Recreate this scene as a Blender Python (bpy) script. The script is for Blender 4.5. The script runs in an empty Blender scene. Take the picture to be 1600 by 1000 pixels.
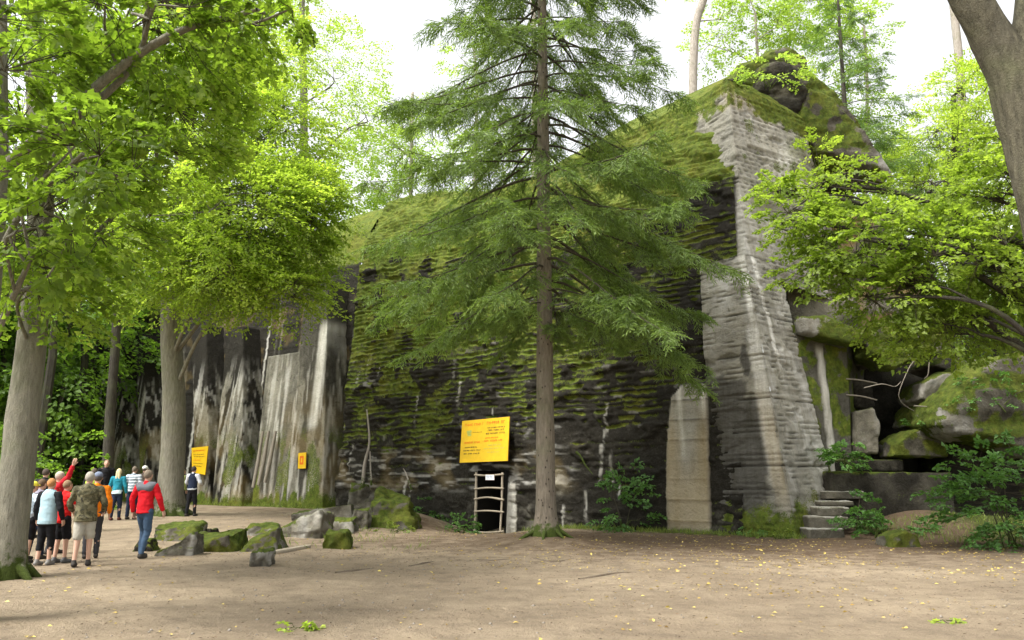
import bpy, bmesh, math, random
import numpy as np
from mathutils import Vector, Matrix
from math import radians as R, sin, cos, pi
random.seed(7); RS = np.random.RandomState(11)
S = bpy.context.scene
# ---------------------------------------------------------------- camera, sky, sun, exposure
F = 1200.0; PIT = math.atan(245/F); CP, SP = cos(PIT), sin(PIT); EYE = 1.65
cam = bpy.data.cameras.new('camera'); camo = bpy.data.objects.new('camera', cam); S.collection.objects.link(camo)
cam.sensor_width = 36; cam.lens = 36*F/1600; cam.clip_start = .1; cam.clip_end = 2000
camo.location = (0, 0, EYE); camo.rotation_euler = (pi/2+PIT, 0, 0); S.camera = camo
S.render.resolution_x = 1024; S.render.resolution_y = 640
SUN_EL, SUN_AZ = R(58), R(-125)
w = bpy.data.worlds.new("World"); S.world = w; w.use_nodes = True
nt = w.node_tree; nt.nodes.clear()
o_ = nt.nodes.new('ShaderNodeOutputWorld'); bg = nt.nodes.new('ShaderNodeBackground'); sk = nt.nodes.new('ShaderNodeTexSky')
hs = nt.nodes.new('ShaderNodeHueSaturation')
sk.sky_type = 'NISHITA'; sk.sun_disc = False; sk.sun_elevation = SUN_EL; sk.sun_rotation = SUN_AZ; sk.dust_density = 4; sk.air_density = 1.2
hs.inputs['Saturation'].default_value = .10; bg.inputs['Strength'].default_value = .15
nt.links.new(sk.outputs[0], hs.inputs['Color']); nt.links.new(hs.outputs[0], bg.inputs['Color']); nt.links.new(bg.outputs[0], o_.inputs[0])
sl = bpy.data.lights.new('sun', 'SUN'); sl.energy = 1.9; sl.angle = R(16); sl.color = (1, .96, .88)
so = bpy.data.objects.new('sun', sl); S.collection.objects.link(so)
sd = Vector((sin(SUN_AZ)*cos(SUN_EL), cos(SUN_AZ)*cos(SUN_EL), sin(SUN_EL)))
so.rotation_euler = sd.to_track_quat('Z', 'Y').to_euler()
S.view_settings.view_transform = 'Standard'; S.view_settings.look = 'None'; S.view_settings.gamma = 1; S.view_settings.exposure = 1.42
S.cycles.max_bounces = 6; S.cycles.diffuse_bounces = 3; S.cycles.transmission_bounces = 4; S.cycles.glossy_bounces = 2

# ---------------------------------------------------------------- measuring helpers
def ray(px, py):
    u = (px-800)/F; v = (500-py)/F; q = CP-v*SP
    return u/q, (SP+v*CP)/q
def at(px, py, Y):
    a, c = ray(px, py); return np.array((a*Y, Y, EYE+c*Y))
def gat(px, Y):                       # a point of the ground at distance Y
    x = (px-800)/F/1.02*Y
    return np.array((x, Y, float(gh(x, Y))))
CX, CY = 7.88, 22.0; E1 = np.array((-.802, .597)); E2 = np.array((.597, .802))
def wallpt(px, py, d=0, bat=.08):     # (s, z) on the bunker's front wall
    a, c = ray(px, py)
    Y = (CX*E2[0]+CY*E2[1]+d+bat*EYE)/(a*E2[0]+E2[1]-bat*c)
    return ((a*Y-CX)*E1[0]+(Y-CY)*E1[1], EYE+c*Y)
def loc(s, d, z):                     # bunker coordinates -> world
    s, d, z = np.broadcast_arrays(np.asarray(s, float), d, z)
    return np.stack((CX+E1[0]*s+E2[0]*d, CY+E1[1]*s+E2[1]*d, z), -1)
def ss(a, b, x):
    t = np.clip((np.asarray(x, float)-a)/(b-a), 0, 1); return t*t*(3-2*t)
def hsh(i, j, k, seed=0):
    n = (i.astype(np.int64)*374761393+j.astype(np.int64)*668265263+k.astype(np.int64)*2147483647+seed*974711) & 0xffffffff
    n = ((n ^ (n >> 13))*1274126177) & 0xffffffff
    n = ((n ^ (n >> 16))*2246822519) & 0xffffffff
    return ((n ^ (n >> 15)) & 0xffffff)/float(0xffffff)
def noise(P, seed=0):
    P = np.asarray(P, float); I = np.floor(P).astype(np.int64); f = P-I; f = f*f*(3-2*f); r = 0
    for a in (0, 1):
        for b in (0, 1):
            for c in (0, 1):
                wt = (f[..., 0] if a else 1-f[..., 0])*(f[..., 1] if b else 1-f[..., 1])*(f[..., 2] if c else 1-f[..., 2])
                r = r+wt*hsh(I[..., 0]+a, I[..., 1]+b, I[..., 2]+c, seed)
    return r
def fbm(P, oc=4, seed=0):
    P = np.asarray(P, float); r = 0; a = .5; t = 0
    for i in range(oc):
        r = r+a*noise(P*2**i+17.3*i, seed+i); t += a; a *= .5
    return r/t
def N3(x, y, z=0):
    x, y, z = np.broadcast_arrays(np.asarray(x, float), np.asarray(y, float), z); return np.stack((x, y, z), -1)
def gh(x, y):                         # height of the ground
    x = np.asarray(x, float); y = np.asarray(y, float)
    z = .30*ss(18, 28, y)*ss(-3, -7.5, x)
    z = z-.38*np.exp(-((x+1.0)**2/3.2+(y-28.3)**2/9.0))+.42*np.exp(-((x+3.6)**2/1.6+(y-28.6)**2/4.0))
    z = z+.22*np.exp(-((x-.86)**2+(y-20.1)**2)/1.2)+.35*np.exp(-((x-11.8)**2/7+(y-24.3)**2/4.5))+.35*ss(9.5, 12.5, x)*ss(19.6, 23, y)
    z = z+.12*(fbm(N3(x*.18, y*.18), 3, 5)-.5)+.05*(fbm(N3(x*1.3, y*1.3), 3, 9)-.5)*ss(-60, 0, -np.abs(y))
    return z
# ---------------------------------------------------------------- object helpers
col = S.collection
def tag(o, label=None, cat=None, group=None, kind=None):
    if label: o['label'] = label
    if cat: o['category'] = cat
    if group: o['group'] = group
    if kind: o['kind'] = kind
    return o
def thing(name, label, cat, loc_=(0, 0, 0), group=None, rz=0):
    o = bpy.data.objects.new(name, None); col.objects.link(o); o.location = tuple(map(float, loc_)); o.rotation_euler = (0, 0, rz)
    o.empty_display_size = .2
    return tag(o, label, cat, group)
def meshobj(name, V, faces, mats, parent=None, attrs=None, smooth=True, midx=None):
    """V in world space; faces = list of index arrays (k,4)/(k,3)."""
    V = np.asarray(V, np.float32).reshape(-1, 3)
    if parent is not None:
        M = np.array((Matrix.Translation(parent.location) @ parent.rotation_euler.to_matrix().to_4x4()).inverted())
        V = (V @ M[:3, :3].T+M[:3, 3]).astype(np.float32)
    me = bpy.data.meshes.new(name)
    fl = [np.asarray(f, np.int32) for f in faces if len(f)]
    ls = np.concatenate([np.full(len(f), f.shape[1], np.int32) for f in fl]); li = np.concatenate([f.ravel() for f in fl])
    me.vertices.add(len(V)); me.vertices.foreach_set('co', V.ravel())
    me.loops.add(len(li)); me.loops.foreach_set('vertex_index', li)
    me.polygons.add(len(ls)); st = np.zeros(len(ls), np.int32); st[1:] = np.cumsum(ls)[:-1]
    me.polygons.foreach_set('loop_start', st)
    me.polygons.foreach_set('use_smooth', np.full(len(ls), smooth))
    if midx is not None: me.polygons.foreach_set('material_index', np.asarray(midx, np.int32))
    me.update(calc_edges=True)
    if attrs:
        for k, a in attrs.items():
            a = np.asarray(a, np.float32)
            if a.ndim == 1:
                at_ = me.attributes.new(k, 'FLOAT', 'POINT'); at_.data.foreach_set('value', a)
            else:
                at_ = me.attributes.new(k, 'FLOAT_COLOR', 'POINT')
                if a.shape[1] == 3: a = np.concatenate((a, np.ones((len(a), 1), np.float32)), 1)
                at_.data.foreach_set('color', a.ravel())
    for m in (mats if isinstance(mats, (list, tuple)) else [mats]): me.materials.append(m)
    o = bpy.data.objects.new(name, me); col.objects.link(o)
    if parent is not None: o.parent = parent
    return o
class MB:                             # collects pieces of one mesh
    def __init__(s): s.V = []; s.F = {3: [], 4: []}; s.n = 0; s.A = []; s.M = {3: [], 4: []}
    def add(s, V, Fq, attr=None, mi=0):
        V = np.asarray(V, float).reshape(-1, 3); Fq = np.asarray(Fq)
        s.V.append(V); s.F[Fq.shape[1]].append(Fq+s.n); s.M[Fq.shape[1]].append(np.full(len(Fq), mi)); s.n += len(V)
        s.A.append(np.zeros(len(V)) if attr is None else np.broadcast_to(np.asarray(attr, float), (len(V),)))
    def obj(s, name, mats, parent=None, smooth=True, an='rnd'):
        fs = []; ms = []
        for k in (3, 4):
            if s.F[k]: fs.append(np.concatenate(s.F[k])); ms.append(np.concatenate(s.M[k]))
        return meshobj(name, np.concatenate(s.V), fs, mats, parent, {an: np.concatenate(s.A)}, smooth, np.concatenate(ms))
def frame_of(T):
    T = T/np.maximum(np.linalg.norm(T, axis=-1, keepdims=True), 1e-9)
    ref = np.where(np.abs(T[..., 2:3]) > .92, np.array((1., 0, 0)), np.array((0, 0, 1.)))
    A = np.cross(ref, T); A /= np.maximum(np.linalg.norm(A, axis=-1, keepdims=True), 1e-9)
    return T, A, np.cross(T, A)
def tube(mb, pts, rad, n=8, attr=0, mi=0, cap=True, rough=0, seed=0):
    pts = np.asarray(pts, float); rad = np.broadcast_to(np.asarray(rad, float), (len(pts),))
    T = np.gradient(pts, axis=0); T, A, B = frame_of(T)
    for i in range(1, len(pts)):      # keep the frame from twisting
        a = A[i-1]-T[i]*np.dot(A[i-1], T[i]); a /= max(np.linalg.norm(a), 1e-9); A[i] = a; B[i] = np.cross(T[i], a)
    th = np.arange(n)*2*pi/n
    rr = rad[:, None]*np.ones(n)
    V = pts[:, None]+rr[..., None]*(np.cos(th)[None, :, None]*A[:, None]+np.sin(th)[None, :, None]*B[:, None])
    if rough:
        d = fbm(V*np.array((5, 5, 1.1)), 3, seed)-.5
        V = pts[:, None]+(rr*(1+rough*d))[..., None]*(np.cos(th)[None, :, None]*A[:, None]+np.sin(th)[None, :, None]*B[:, None])
    i, j = np.meshgrid(np.arange(len(pts)-1), np.arange(n), indexing='ij'); j2 = (j+1) % n
    Q = np.stack((i*n+j, i*n+j2, (i+1)*n+j2, (i+1)*n+j), -1).reshape(-1, 4)
    V = V.reshape(-1, 3)
    mb.add(V, Q, attr, mi)
    if cap:
        k = len(pts)-1
        Vc = np.concatenate((V[k*n:], pts[-1:])); mb.add(Vc, np.stack((np.arange(n), (np.arange(n)+1) % n, np.full(n, n)), -1), attr, mi)
def curve(ps, n=12):                  # Catmull-Rom through points
    ps = np.asarray(ps, float); P = np.concatenate((ps[:1]*2-ps[1:2], ps, ps[-1:]*2-ps[-2:-1])); out = []
    seg = len(ps)-1; m = max(2, n//seg)
    for i in range(seg):
        t = np.linspace(0, 1, m, endpoint=False)[:, None]
        a, b, c, d = P[i:i+4]
        out.append(.5*((2*b)+(-a+c)*t+(2*a-5*b+4*c-d)*t*t+(-a+3*b-3*c+d)*t**3))
    out.append(ps[-1:]); return np.concatenate(out)
def vnormals(V, Q):
    N = np.zeros_like(V); a, b, c, d = (V[Q[:, k]] for k in range(4)); n = np.cross(c-a, d-b)
    for k in range(4): np.add.at(N, Q[:, k], n)
    return N/np.maximum(np.linalg.norm(N, axis=1, keepdims=True), 1e-9)
def grid_patch(fn, nu, nv):
    u, v = np.meshgrid(np.linspace(0, 1, nu+1), np.linspace(0, 1, nv+1), indexing='ij')
    V = fn(u, v).reshape(-1, 3); i, j = np.meshgrid(np.arange(nu), np.arange(nv), indexing='ij'); m = nv+1
    return V, np.stack((i*m+j, (i+1)*m+j, (i+1)*m+j+1, i*m+j+1), -1).reshape(-1, 4)
def bil(a, b, c, d):                  # a..d corners in order, u along a->b, v along a->d
    a, b, c, d = map(lambda q: np.asarray(q, float), (a, b, c, d))
    return lambda u, v: (a*((1-u)*(1-v))[..., None]+b*(u*(1-v))[..., None]+c*(u*v)[..., None]+d*((1-u)*v)[..., None])
def lens(a, b): return float(np.linalg.norm(np.asarray(a)-np.asarray(b)))
def rough_obj(name, patches, mat, parent, dfn, res=(.09, .05)):
    """patches: list of (a,b,c,d) quads; welded, then displaced along the normal by dfn(V,N)->(disp, mask rgba)"""
    Vs = []; Qs = []; n = 0
    for p in patches:
        if callable(p[0]): f, nu, nv = p
        else:
            f = bil(*p); nu = max(1, int(max(lens(p[0], p[1]), lens(p[3], p[2]))/res[0])); nv = max(1, int(max(lens(p[0], p[3]), lens(p[1], p[2]))/res[1]))
        V, Q = grid_patch(f, nu, nv); Vs.append(V); Qs.append(Q+n); n += len(V)
    V = np.concatenate(Vs); Q = np.concatenate(Qs)
    _, ix, inv = np.unique(np.round(V, 3), axis=0, return_index=True, return_inverse=True); inv = inv.ravel()
    V = V[ix]; Q = inv[Q]
    N = vnormals(V, Q); d, mk, keep = dfn(V, N)
    V = V+N*d[:, None]
    if keep is not None: Q = Q[keep[Q].all(1)]
    return meshobj(name, V, [Q], mat, parent, {'mask': mk})
def remesh(mb_or_VF, vox, smooth_it=0):
    V, Fs = mb_or_VF
    me = bpy.data.meshes.new('t'); me.from_pydata([tuple(v) for v in V], [], [tuple(int(i) for i in f) for f in Fs]); o = bpy.data.objects.new('t', me); col.objects.link(o)
    m = o.modifiers.new('r', 'REMESH'); m.mode = 'VOXEL'; m.voxel_size = vox; m.adaptivity = 0
    if smooth_it:
        k = o.modifiers.new('s', 'SMOOTH'); k.factor = .5; k.iterations = smooth_it
    dg = bpy.context.evaluated_depsgraph_get(); dg.update(); e = o.evaluated_get(dg).to_mesh()
    n = len(e.vertices); A = np.empty(n*3, np.float32); e.vertices.foreach_get('co', A); L = np.empty(len(e.loops), np.int32); e.loops.foreach_get('vertex_index', L)
    Q = L.reshape(-1, 4) if len(L) == 4*len(e.polygons) else None
    if Q is None: Q = np.array([list(p.vertices)[:4] if len(p.vertices) >= 4 else list(p.vertices)+[p.vertices[-1]] for p in e.polygons])
    A = A.reshape(-1, 3).astype(float).copy(); Q = Q.copy()
    o.evaluated_get(dg).to_mesh_clear(); bpy.data.objects.remove(o); bpy.data.meshes.remove(me)
    return A, Q
# ---------------------------------------------------------------- materials
def new_mat(name):
    m = bpy.data.materials.new(name); m.use_nodes = True; n = m.node_tree; n.nodes.clear()
    out = n.nodes.new('ShaderNodeOutputMaterial'); b = n.nodes.new('ShaderNodeBsdfPrincipled'); n.links.new(b.outputs[0], out.inputs[0])
    return m, n, b, out
def nd(n, t, **k):
    x = n.nodes.new(t)
    for a, v in k.items():
        if a in x.inputs: x.inputs[a].default_value = v
        else: setattr(x, a, v)
    return x
def nz(n, scale, detail=4, rough=.6, vec=None, dist=0):
    x = nd(n, 'ShaderNodeTexNoise', Scale=scale, Detail=detail, Roughness=rough, Distortion=dist)
    if vec is None:
        tc = nd(n, 'ShaderNodeTexCoord'); vec = tc.outputs['Object']
    n.links.new(vec, x.inputs['Vector']); return x.outputs['Fac']
def scaled(n, sc):
    tc = nd(n, 'ShaderNodeTexCoord'); mp = nd(n, 'ShaderNodeMapping'); mp.inputs['Scale'].default_value = sc
    n.links.new(tc.outputs['Object'], mp.inputs['Vector']); return mp.outputs[0]
def mix(n, fac, a, b, mode='MIX'):
    x = n.nodes.new('ShaderNodeMix'); x.data_type = 'RGBA'; x.blend_type = mode; x.clamp_factor = True
    for s, v in ((x.inputs['Factor'], fac), (x.inputs[6], a), (x.inputs[7], b)):
        if hasattr(v, 'links') or hasattr(v, 'is_linked'): n.links.new(v, s)
        elif isinstance(v, (int, float)): s.default_value = v
        else: s.default_value = (*v, 1)
    return x.outputs[2]
def mth(n, op, a, b=0, c=None, clamp=False):
    x = n.nodes.new('ShaderNodeMath'); x.operation = op; x.use_clamp = clamp
    for i, v in enumerate((a, b) if c is None else (a, b, c)):
        if isinstance(v, (int, float)): x.inputs[i].default_value = v
        else: n.links.new(v, x.inputs[i])
    return x.outputs[0]
def ramp(n, fac, stops):
    x = n.nodes.new('ShaderNodeValToRGB'); cr = x.color_ramp
    while len(cr.elements) < len(stops): cr.elements.new(.5)
    for e, (p, c) in zip(cr.elements, stops): e.position = p; e.color = (*c, 1) if not isinstance(c, (int, float)) else (c, c, c, 1)
    n.links.new(fac, x.inputs[0]); return x.outputs[0]
def bump(n, b, h, st=.4, dist=.02):
    x = nd(n, 'ShaderNodeBump', Strength=st, Distance=dist); n.links.new(h, x.inputs['Height']); n.links.new(x.outputs[0], b.inputs['Normal'])
def attr(n, name, out='Fac'):
    return nd(n, 'ShaderNodeAttribute', attribute_name=name).outputs[out]

def concrete_mat(name, g1=(.36, .34, .275), g2=(.15, .14, .11), mk=1.0):
    m, n, b, _ = new_mat(name)
    c = nz(n, .9, 6); f = nz(n, 14, 5, .7); v = nz(n, 1, 5, .65, scaled(n, (3.2, 3.2, .35)))
    base = mix(n, ramp(n, c, [(.3, 0.), (.7, 1.)]), g2, g1)
    base = mix(n, mth(n, 'MULTIPLY', ramp(n, v, [(.45, 0.), (.7, 1.)]), .55), base, (.07, .066, .05))
    base = mix(n, mth(n, 'MULTIPLY', ramp(n, f, [(.35, 0.), (.75, 1.)]), .45), base, mix(n, .5, base, (.46, .44, .38)))
    k1 = nz(n, 3.2, 8, .72, dist=.6); k2 = nz(n, 26, 5, .75)
    base = mix(n, mth(n, 'MULTIPLY', ramp(n, k1, [(.34, 1.), (.46, 0.)]), .6), base, (.045, .04, .028))
    base = mix(n, mth(n, 'MULTIPLY', ramp(n, k2, [(.56, 0.), (.68, 1.)]), .5), base, (.44, .42, .34))
    base = mix(n, mth(n, 'MULTIPLY', ramp(n, nz(n, 7, 6, .7), [(.5, 0.), (.7, 1.)]), .4), base, (.10, .10, .04))
    sep = nd(n, 'ShaderNodeSeparateColor'); a = nd(n, 'ShaderNodeAttribute', attribute_name='mask'); n.links.new(a.outputs['Color'], sep.inputs[0])
    moss, stain, pale = sep.outputs[0], sep.outputs[1], sep.outputs[2]; warm = a.outputs['Alpha']
    fj = mth(n, 'MULTIPLY', mth(n, 'SUBTRACT', f, .5), .7)
    st = mth(n, 'MULTIPLY_ADD', f, .5, mth(n, 'SUBTRACT', stain, .25), clamp=True)
    base = mix(n, st, base, mix(n, c, (.007, .0065, .005), (.026, .022, .015)))
    pc = mix(n, ramp(n, v, [(.35, 0.), (.65, 1.)]), (.36, .34, .28), (.80, .78, .72))
    base = mix(n, mth(n, 'ADD', pale, mth(n, 'MULTIPLY', fj, pale), clamp=True), base, pc)
    wn = mth(n, 'ABSOLUTE', warm)
    base = mix(n, mth(n, 'MULTIPLY', wn, .75), base, mix(n, f, (.22, .15, .03), (.42, .30, .13)))
    mc = ramp(n, nz(n, 5, 5, .7), [(.25, (.02, .03, .004)), (.42, (.07, .11, .012)), (.58, (.125, .17, .02)), (.78, (.22, .24, .036))])
    yel = mix(n, f, (.13, .12, .012), (.30, .25, .04))
    mc = mix(n, ramp(n, nz(n, .7, 4), [(.5, 0.), (.7, .7)]), mc, mix(n, .5, mc, yel))
    mm = mth(n, 'MULTIPLY_ADD', mth(n, 'SUBTRACT', nz(n, 22, 4, .7), .5), 1.1, moss)
    mm = ramp(n, mm, [(.38, 0.), (.58, 1.)])
    mc = mix(n, ramp(n, nz(n, 9, 5, .75), [(.45, 0.), (.65, .5)]), mc, (.06, .045, .015))
    mc = mix(n, 1., mc, (mk, mk*.96, mk), 'MULTIPLY'); base = mix(n, mm, base, mc)
    n.links.new(base, b.inputs['Base Color']); b.inputs['Roughness'].default_value = .9; b.inputs['Specular IOR Level'].default_value = .2
    h = mth(n, 'ADD', mth(n, 'ADD', mth(n, 'MULTIPLY', f, .5), mth(n, 'MULTIPLY', nz(n, 60, 3), .25)), mth(n, 'MULTIPLY', k1, 1.3)); bump(n, b, h, 1., .07)
    return m
CON = concrete_mat('weathered_concrete')
ROCK = concrete_mat('mossy_stone', (.23, .205, .155), (.10, .09, .065), .75)

def bark_mat(name, c1, c2, moss=(.05, .07, .012), spot=0, mossz=.7):
    m, n, b, _ = new_mat(name)
    v = nz(n, 1, 6, .7, scaled(n, (16, 16, 3.2))); f = nz(n, 3, 4); g = nz(n, 45, 3)
    base = mix(n, ramp(n, v, [(.3, 0.), (.7, 1.)]), c1, c2)
    base = mix(n, mth(n, 'MULTIPLY', ramp(n, f, [(.4, 0.), (.7, 1.)]), .5), base, tuple(.6*q+.02 for q in c2))
    base = mix(n, mth(n, 'MULTIPLY', ramp(n, nz(n, 1.1, 5), [(.5, 0.), (.72, 1.)]), .45), base, (.13, .15, .06))
    if spot:
        vo = nd(n, 'ShaderNodeTexVoronoi', Scale=spot); n.links.new(scaled(n, (1, 1, .6)), vo.inputs['Vector'])
        base = mix(n, ramp(n, vo.outputs['Distance'], [(.10, 1.), (.2, 0.)]), base, (.035, .025, .018))
    sz = nd(n, 'ShaderNodeSeparateXYZ'); tc = nd(n, 'ShaderNodeTexCoord'); n.links.new(tc.outputs['Object'], sz.inputs[0])
    mz = mth(n, 'ADD', mth(n, 'DIVIDE', sz.outputs[2], -mossz), mth(n, 'MULTIPLY_ADD', nz(n, 6, 5, .7), 2.4, -.55))
    base = mix(n, ramp(n, mz, [(.0, 0.), (.35, 1.)]), base, mix(n, g, tuple(.4*q for q in moss), tuple(1.6*q for q in moss)))
    n.links.new(base, b.inputs['Base Color']); b.inputs['Roughness'].default_value = .9; b.inputs['Specular IOR Level'].default_value = .2
    bump(n, b, mth(n, 'ADD', v, mth(n, 'MULTIPLY', g, .4)), 1., .05); return m
BARK_G = bark_mat('smooth_grey_bark', (.115, .108, .08), (.29, .272, .21))
BARK_S = bark_mat('spruce_bark', (.095, .08, .06), (.26, .22, .17), spot=9, mossz=.45)
BARK_D = bark_mat('dark_bark', (.03, .026, .02), (.085, .075, .06))
BARK_P = bark_mat('pale_bark', (.22, .19, .16), (.48, .43, .37))
BARK_O = bark_mat('furrowed_bark', (.03, .027, .018), (.15, .135, .09), moss=(.08, .065, .02), mossz=.01)
TWIG = bark_mat('twig_bark', (.03, .025, .018), (.09, .075, .05))
ROOTW = None

def leaf_mat(name, dark, mid, light, trans=.45, tcol=None, rough=.5):
    m, n, b, out = new_mat(name)
    r = attr(n, 'rnd'); c = ramp(n, r, [(.0, dark), (.5, mid), (1., light)])
    c = mix(n, mth(n, 'MULTIPLY', nz(n, 1.1, 2), .45), c, tuple(q*1.25 for q in light))
    n.links.new(c, b.inputs['Base Color']); b.inputs['Roughness'].default_value = rough; b.inputs['Specular IOR Level'].default_value = .35
    t = nd(n, 'ShaderNodeBsdfTranslucent'); n.links.new(mix(n, 1., c, tcol or (1.9, 2.0, .9), 'MULTIPLY'), t.inputs[0])
    x = n.nodes.new('ShaderNodeMixShader'); x.inputs[0].default_value = trans
    n.links.new(b.outputs[0], x.inputs[1]); n.links.new(t.outputs[0], x.inputs[2]); n.links.new(x.outputs[0], out.inputs[0]); return m
LEAF_A = leaf_mat('lime_leaf', (.07, .12, .015), (.18, .265, .035), (.37, .44, .10), .55)
LEAF_N = leaf_mat('maple_leaf', (.022, .05, .007), (.11, .185, .02), (.26, .34, .06), .55)
LEAF_B = leaf_mat('forest_leaf', (.025, .06, .01), (.08, .155, .02), (.18, .28, .05), .5)
LEAF_P = leaf_mat('pale_canopy_leaf', (.12, .19, .04), (.20, .29, .06), (.32, .40, .11), .55)
LEAF_U = leaf_mat('undergrowth_leaf', (.03, .075, .018), (.06, .14, .03), (.11, .22, .05), .3)
NEED = leaf_mat('spruce_needles', (.032, .058, .016), (.082, .135, .03), (.185, .26, .06), .33)
NEED_L = leaf_mat('pale_needles', (.05, .10, .03), (.10, .17, .05), (.18, .27, .08), .35)
GRASS = leaf_mat('grass_blade', (.05, .08, .01), (.10, .16, .02), (.20, .24, .05), .3)
LITTER = leaf_mat('fallen_leaf', (.20, .10, .03), (.42, .30, .06), (.62, .50, .14), .1, (1, 1, 1))
DEADW = leaf_mat('litter_bits', (.03, .02, .012), (.10, .065, .035), (.22, .15, .09), .0, (1, 1, 1), .9)

def ground_mat():
    m, n, b, _ = new_mat('trodden_sand')
    a = nz(n, .22, 6); c = nz(n, 2.2, 6, .65); f = nz(n, 30, 4, .7); g = nz(n, 90, 3, .7)
    base = mix(n, ramp(n, a, [(.35, 0.), (.65, 1.)]), (.33, .255, .175), (.52, .41, .285))
    base = mix(n, mth(n, 'MULTIPLY', ramp(n, nz(n, .8, 7, .7, dist=.8), [(.45, 0.), (.62, 1.)]), .35), base, (.21, .165, .115))  # soft shadow patches painted into the sand colour
    base = mix(n, mth(n, 'MULTIPLY', ramp(n, c, [(.45, 0.), (.75, 1.)]), .5), base, (.14, .11, .08))
    lit = attr(n, 'litter')
    lm = mth(n, 'MULTIPLY', ramp(n, mth(n, 'MULTIPLY_ADD', mth(n, 'SUBTRACT', c, .5), 1.2, lit), [(.2, 0.), (.8, 1.)]), .85)
    base = mix(n, lm, base, mix(n, f, (.05, .032, .02), (.185, .115, .068)))
    base = mix(n, mth(n, 'MULTIPLY', ramp(n, f, [(.52, 0.), (.72, 1.)]), .35), base, (.09, .07, .05))
    base = mix(n, mth(n, 'MULTIPLY', ramp(n, g, [(.58, 0.), (.7, 1.)]), .5), base, (.34, .30, .23))
    gm = attr(n, 'green'); base = mix(n, ramp(n, mth(n, 'MULTIPLY_ADD', mth(n, 'SUBTRACT', c, .5), 1.4, gm), [(.3, 0.), (.6, 1.)]), base, mix(n, f, (.03, .045, .01), (.11, .13, .03)))
    n.links.new(base, b.inputs['Base Color']); b.inputs['Roughness'].default_value = .95; b.inputs['Specular IOR Level'].default_value = .15
    bump(n, b, mth(n, 'ADD', mth(n, 'MULTIPLY', nz(n, 7, 5, .6), 1.6), mth(n, 'ADD', f, mth(n, 'MULTIPLY', g, .5))), 1., .08); return m
def plain(name, c, rough=.7, var=.25, sc=12, spec=.3):
    m, n, b, _ = new_mat(name); f = nz(n, sc, 4, .65)
    n.links.new(mix(n, f, tuple(q*(1-var) for q in c), tuple(min(1, q*(1+var)) for q in c)), b.inputs['Base Color'])
    b.inputs['Roughness'].default_value = rough; b.inputs['Specular IOR Level'].default_value = spec; bump(n, b, f, .25, .01); return m
ROOTW = plain('bleached_root', (.24, .21, .17), .85, .3, 15)
WOOD = plain('weathered_wood', (.34, .29, .22), .85, .4, 20)
DARK = plain('shade_black_concrete', (.012, .011, .009), .95)  # near-black colour stands for the shade inside the doorway

# ================================================================ GROUND
def build_ground():
    def ax(a, b, n, k=3.2): t = np.linspace(-1, 1, n); q = np.sinh(k*t)/np.sinh(k); return np.where(q < 0, q*-a, q*b)
    xs = ax(-400, 400, 420, 4.2); ys = ax(-300, 600, 520, 4.6)+16
    u, v = np.meshgrid(xs, ys, indexing='ij'); z = gh(u, v); z = z+.012*(fbm(N3(u*5, v*5), 3, 3)-.5)
    V = np.stack((u, v, z), -1).reshape(-1, 3); m = len(ys); i, j = np.meshgrid(np.arange(len(xs)-1), np.arange(m-1), indexing='ij')
    Q = np.stack((i*m+j, (i+1)*m+j, (i+1)*m+j+1, i*m+j+1), -1).reshape(-1, 4)
    x, y = V[:, 0], V[:, 1]
    lit = .75*np.exp(-((x-2)**2/60+(y-22)**2/22))+.55*np.exp(-((x-9)**2/30+(y-19)**2/14))+.5*np.exp(-((x+9)**2/60+(y-33)**2/6))+.6*np.exp(-((x+3.2)**2/3+(y-27.5)**2/4))
    dw = (x-CX)*E2[0]+(y-CY)*E2[1]
    lit = lit+1.0*np.exp(-((x-11.8)**2/7+(y-23.6)**2/6))+.9*ss(10, 12, x)*ss(18, 20, y)
    green = .42*ss(-.8, -.1, dw)*ss(-21, -18, x)*ss(9, 8, x)+.8*ss(-24, -30, x)+.8*ss(11, 14, x)*ss(18.5, 20.5, y)+.8*ss(44, 52, y)
    o = meshobj('ground', V, [Q], ground_mat(), None, {'litter': lit, 'green': np.clip(green, 0, 1)}); tag(o, kind='structure')
build_ground()
# ================================================================ BUNKER
bunker = thing('concrete_bunker', 'huge moss-covered concrete bunker wall with a pale battered corner, behind the spruce', 'bunker', (CX, CY, 0), rz=math.atan2(-.597, .802))
BAT = .08
PROF = np.array([(0, -.9), (-.05, -.9), (.75, 9.6), (1.0, 11.4), (1.6, 12.9), (2.7, 14.2), (5.2, 15.3), (12, 16.0)])[1:]
LSEG = np.concatenate(([0], np.cumsum(np.linalg.norm(np.diff(PROF, axis=0), axis=1))))
def front_fn(s0, s1, dd=.3, rise=True):
    def f(u, v):
        s = s0+(s1-s0)*u; q = v*LSEG[-1]; d = np.interp(q, LSEG, PROF[:, 0]); z = np.interp(q, LSEG, PROF[:, 1])
        z = z+(ss(9, 0, s)*.9+ss(14, 20, s)*.9+.35*(fbm(N3(s*.35, s*0), 3, 8)-.5))*ss(9, 14, z) if rise else z
        return loc(s, d+dd, z)
    return f
def sz_of(V):
    r = V[:, :2]-np.array((CX, CY)); return r@E1, r@E2, V[:, 2]
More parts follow.
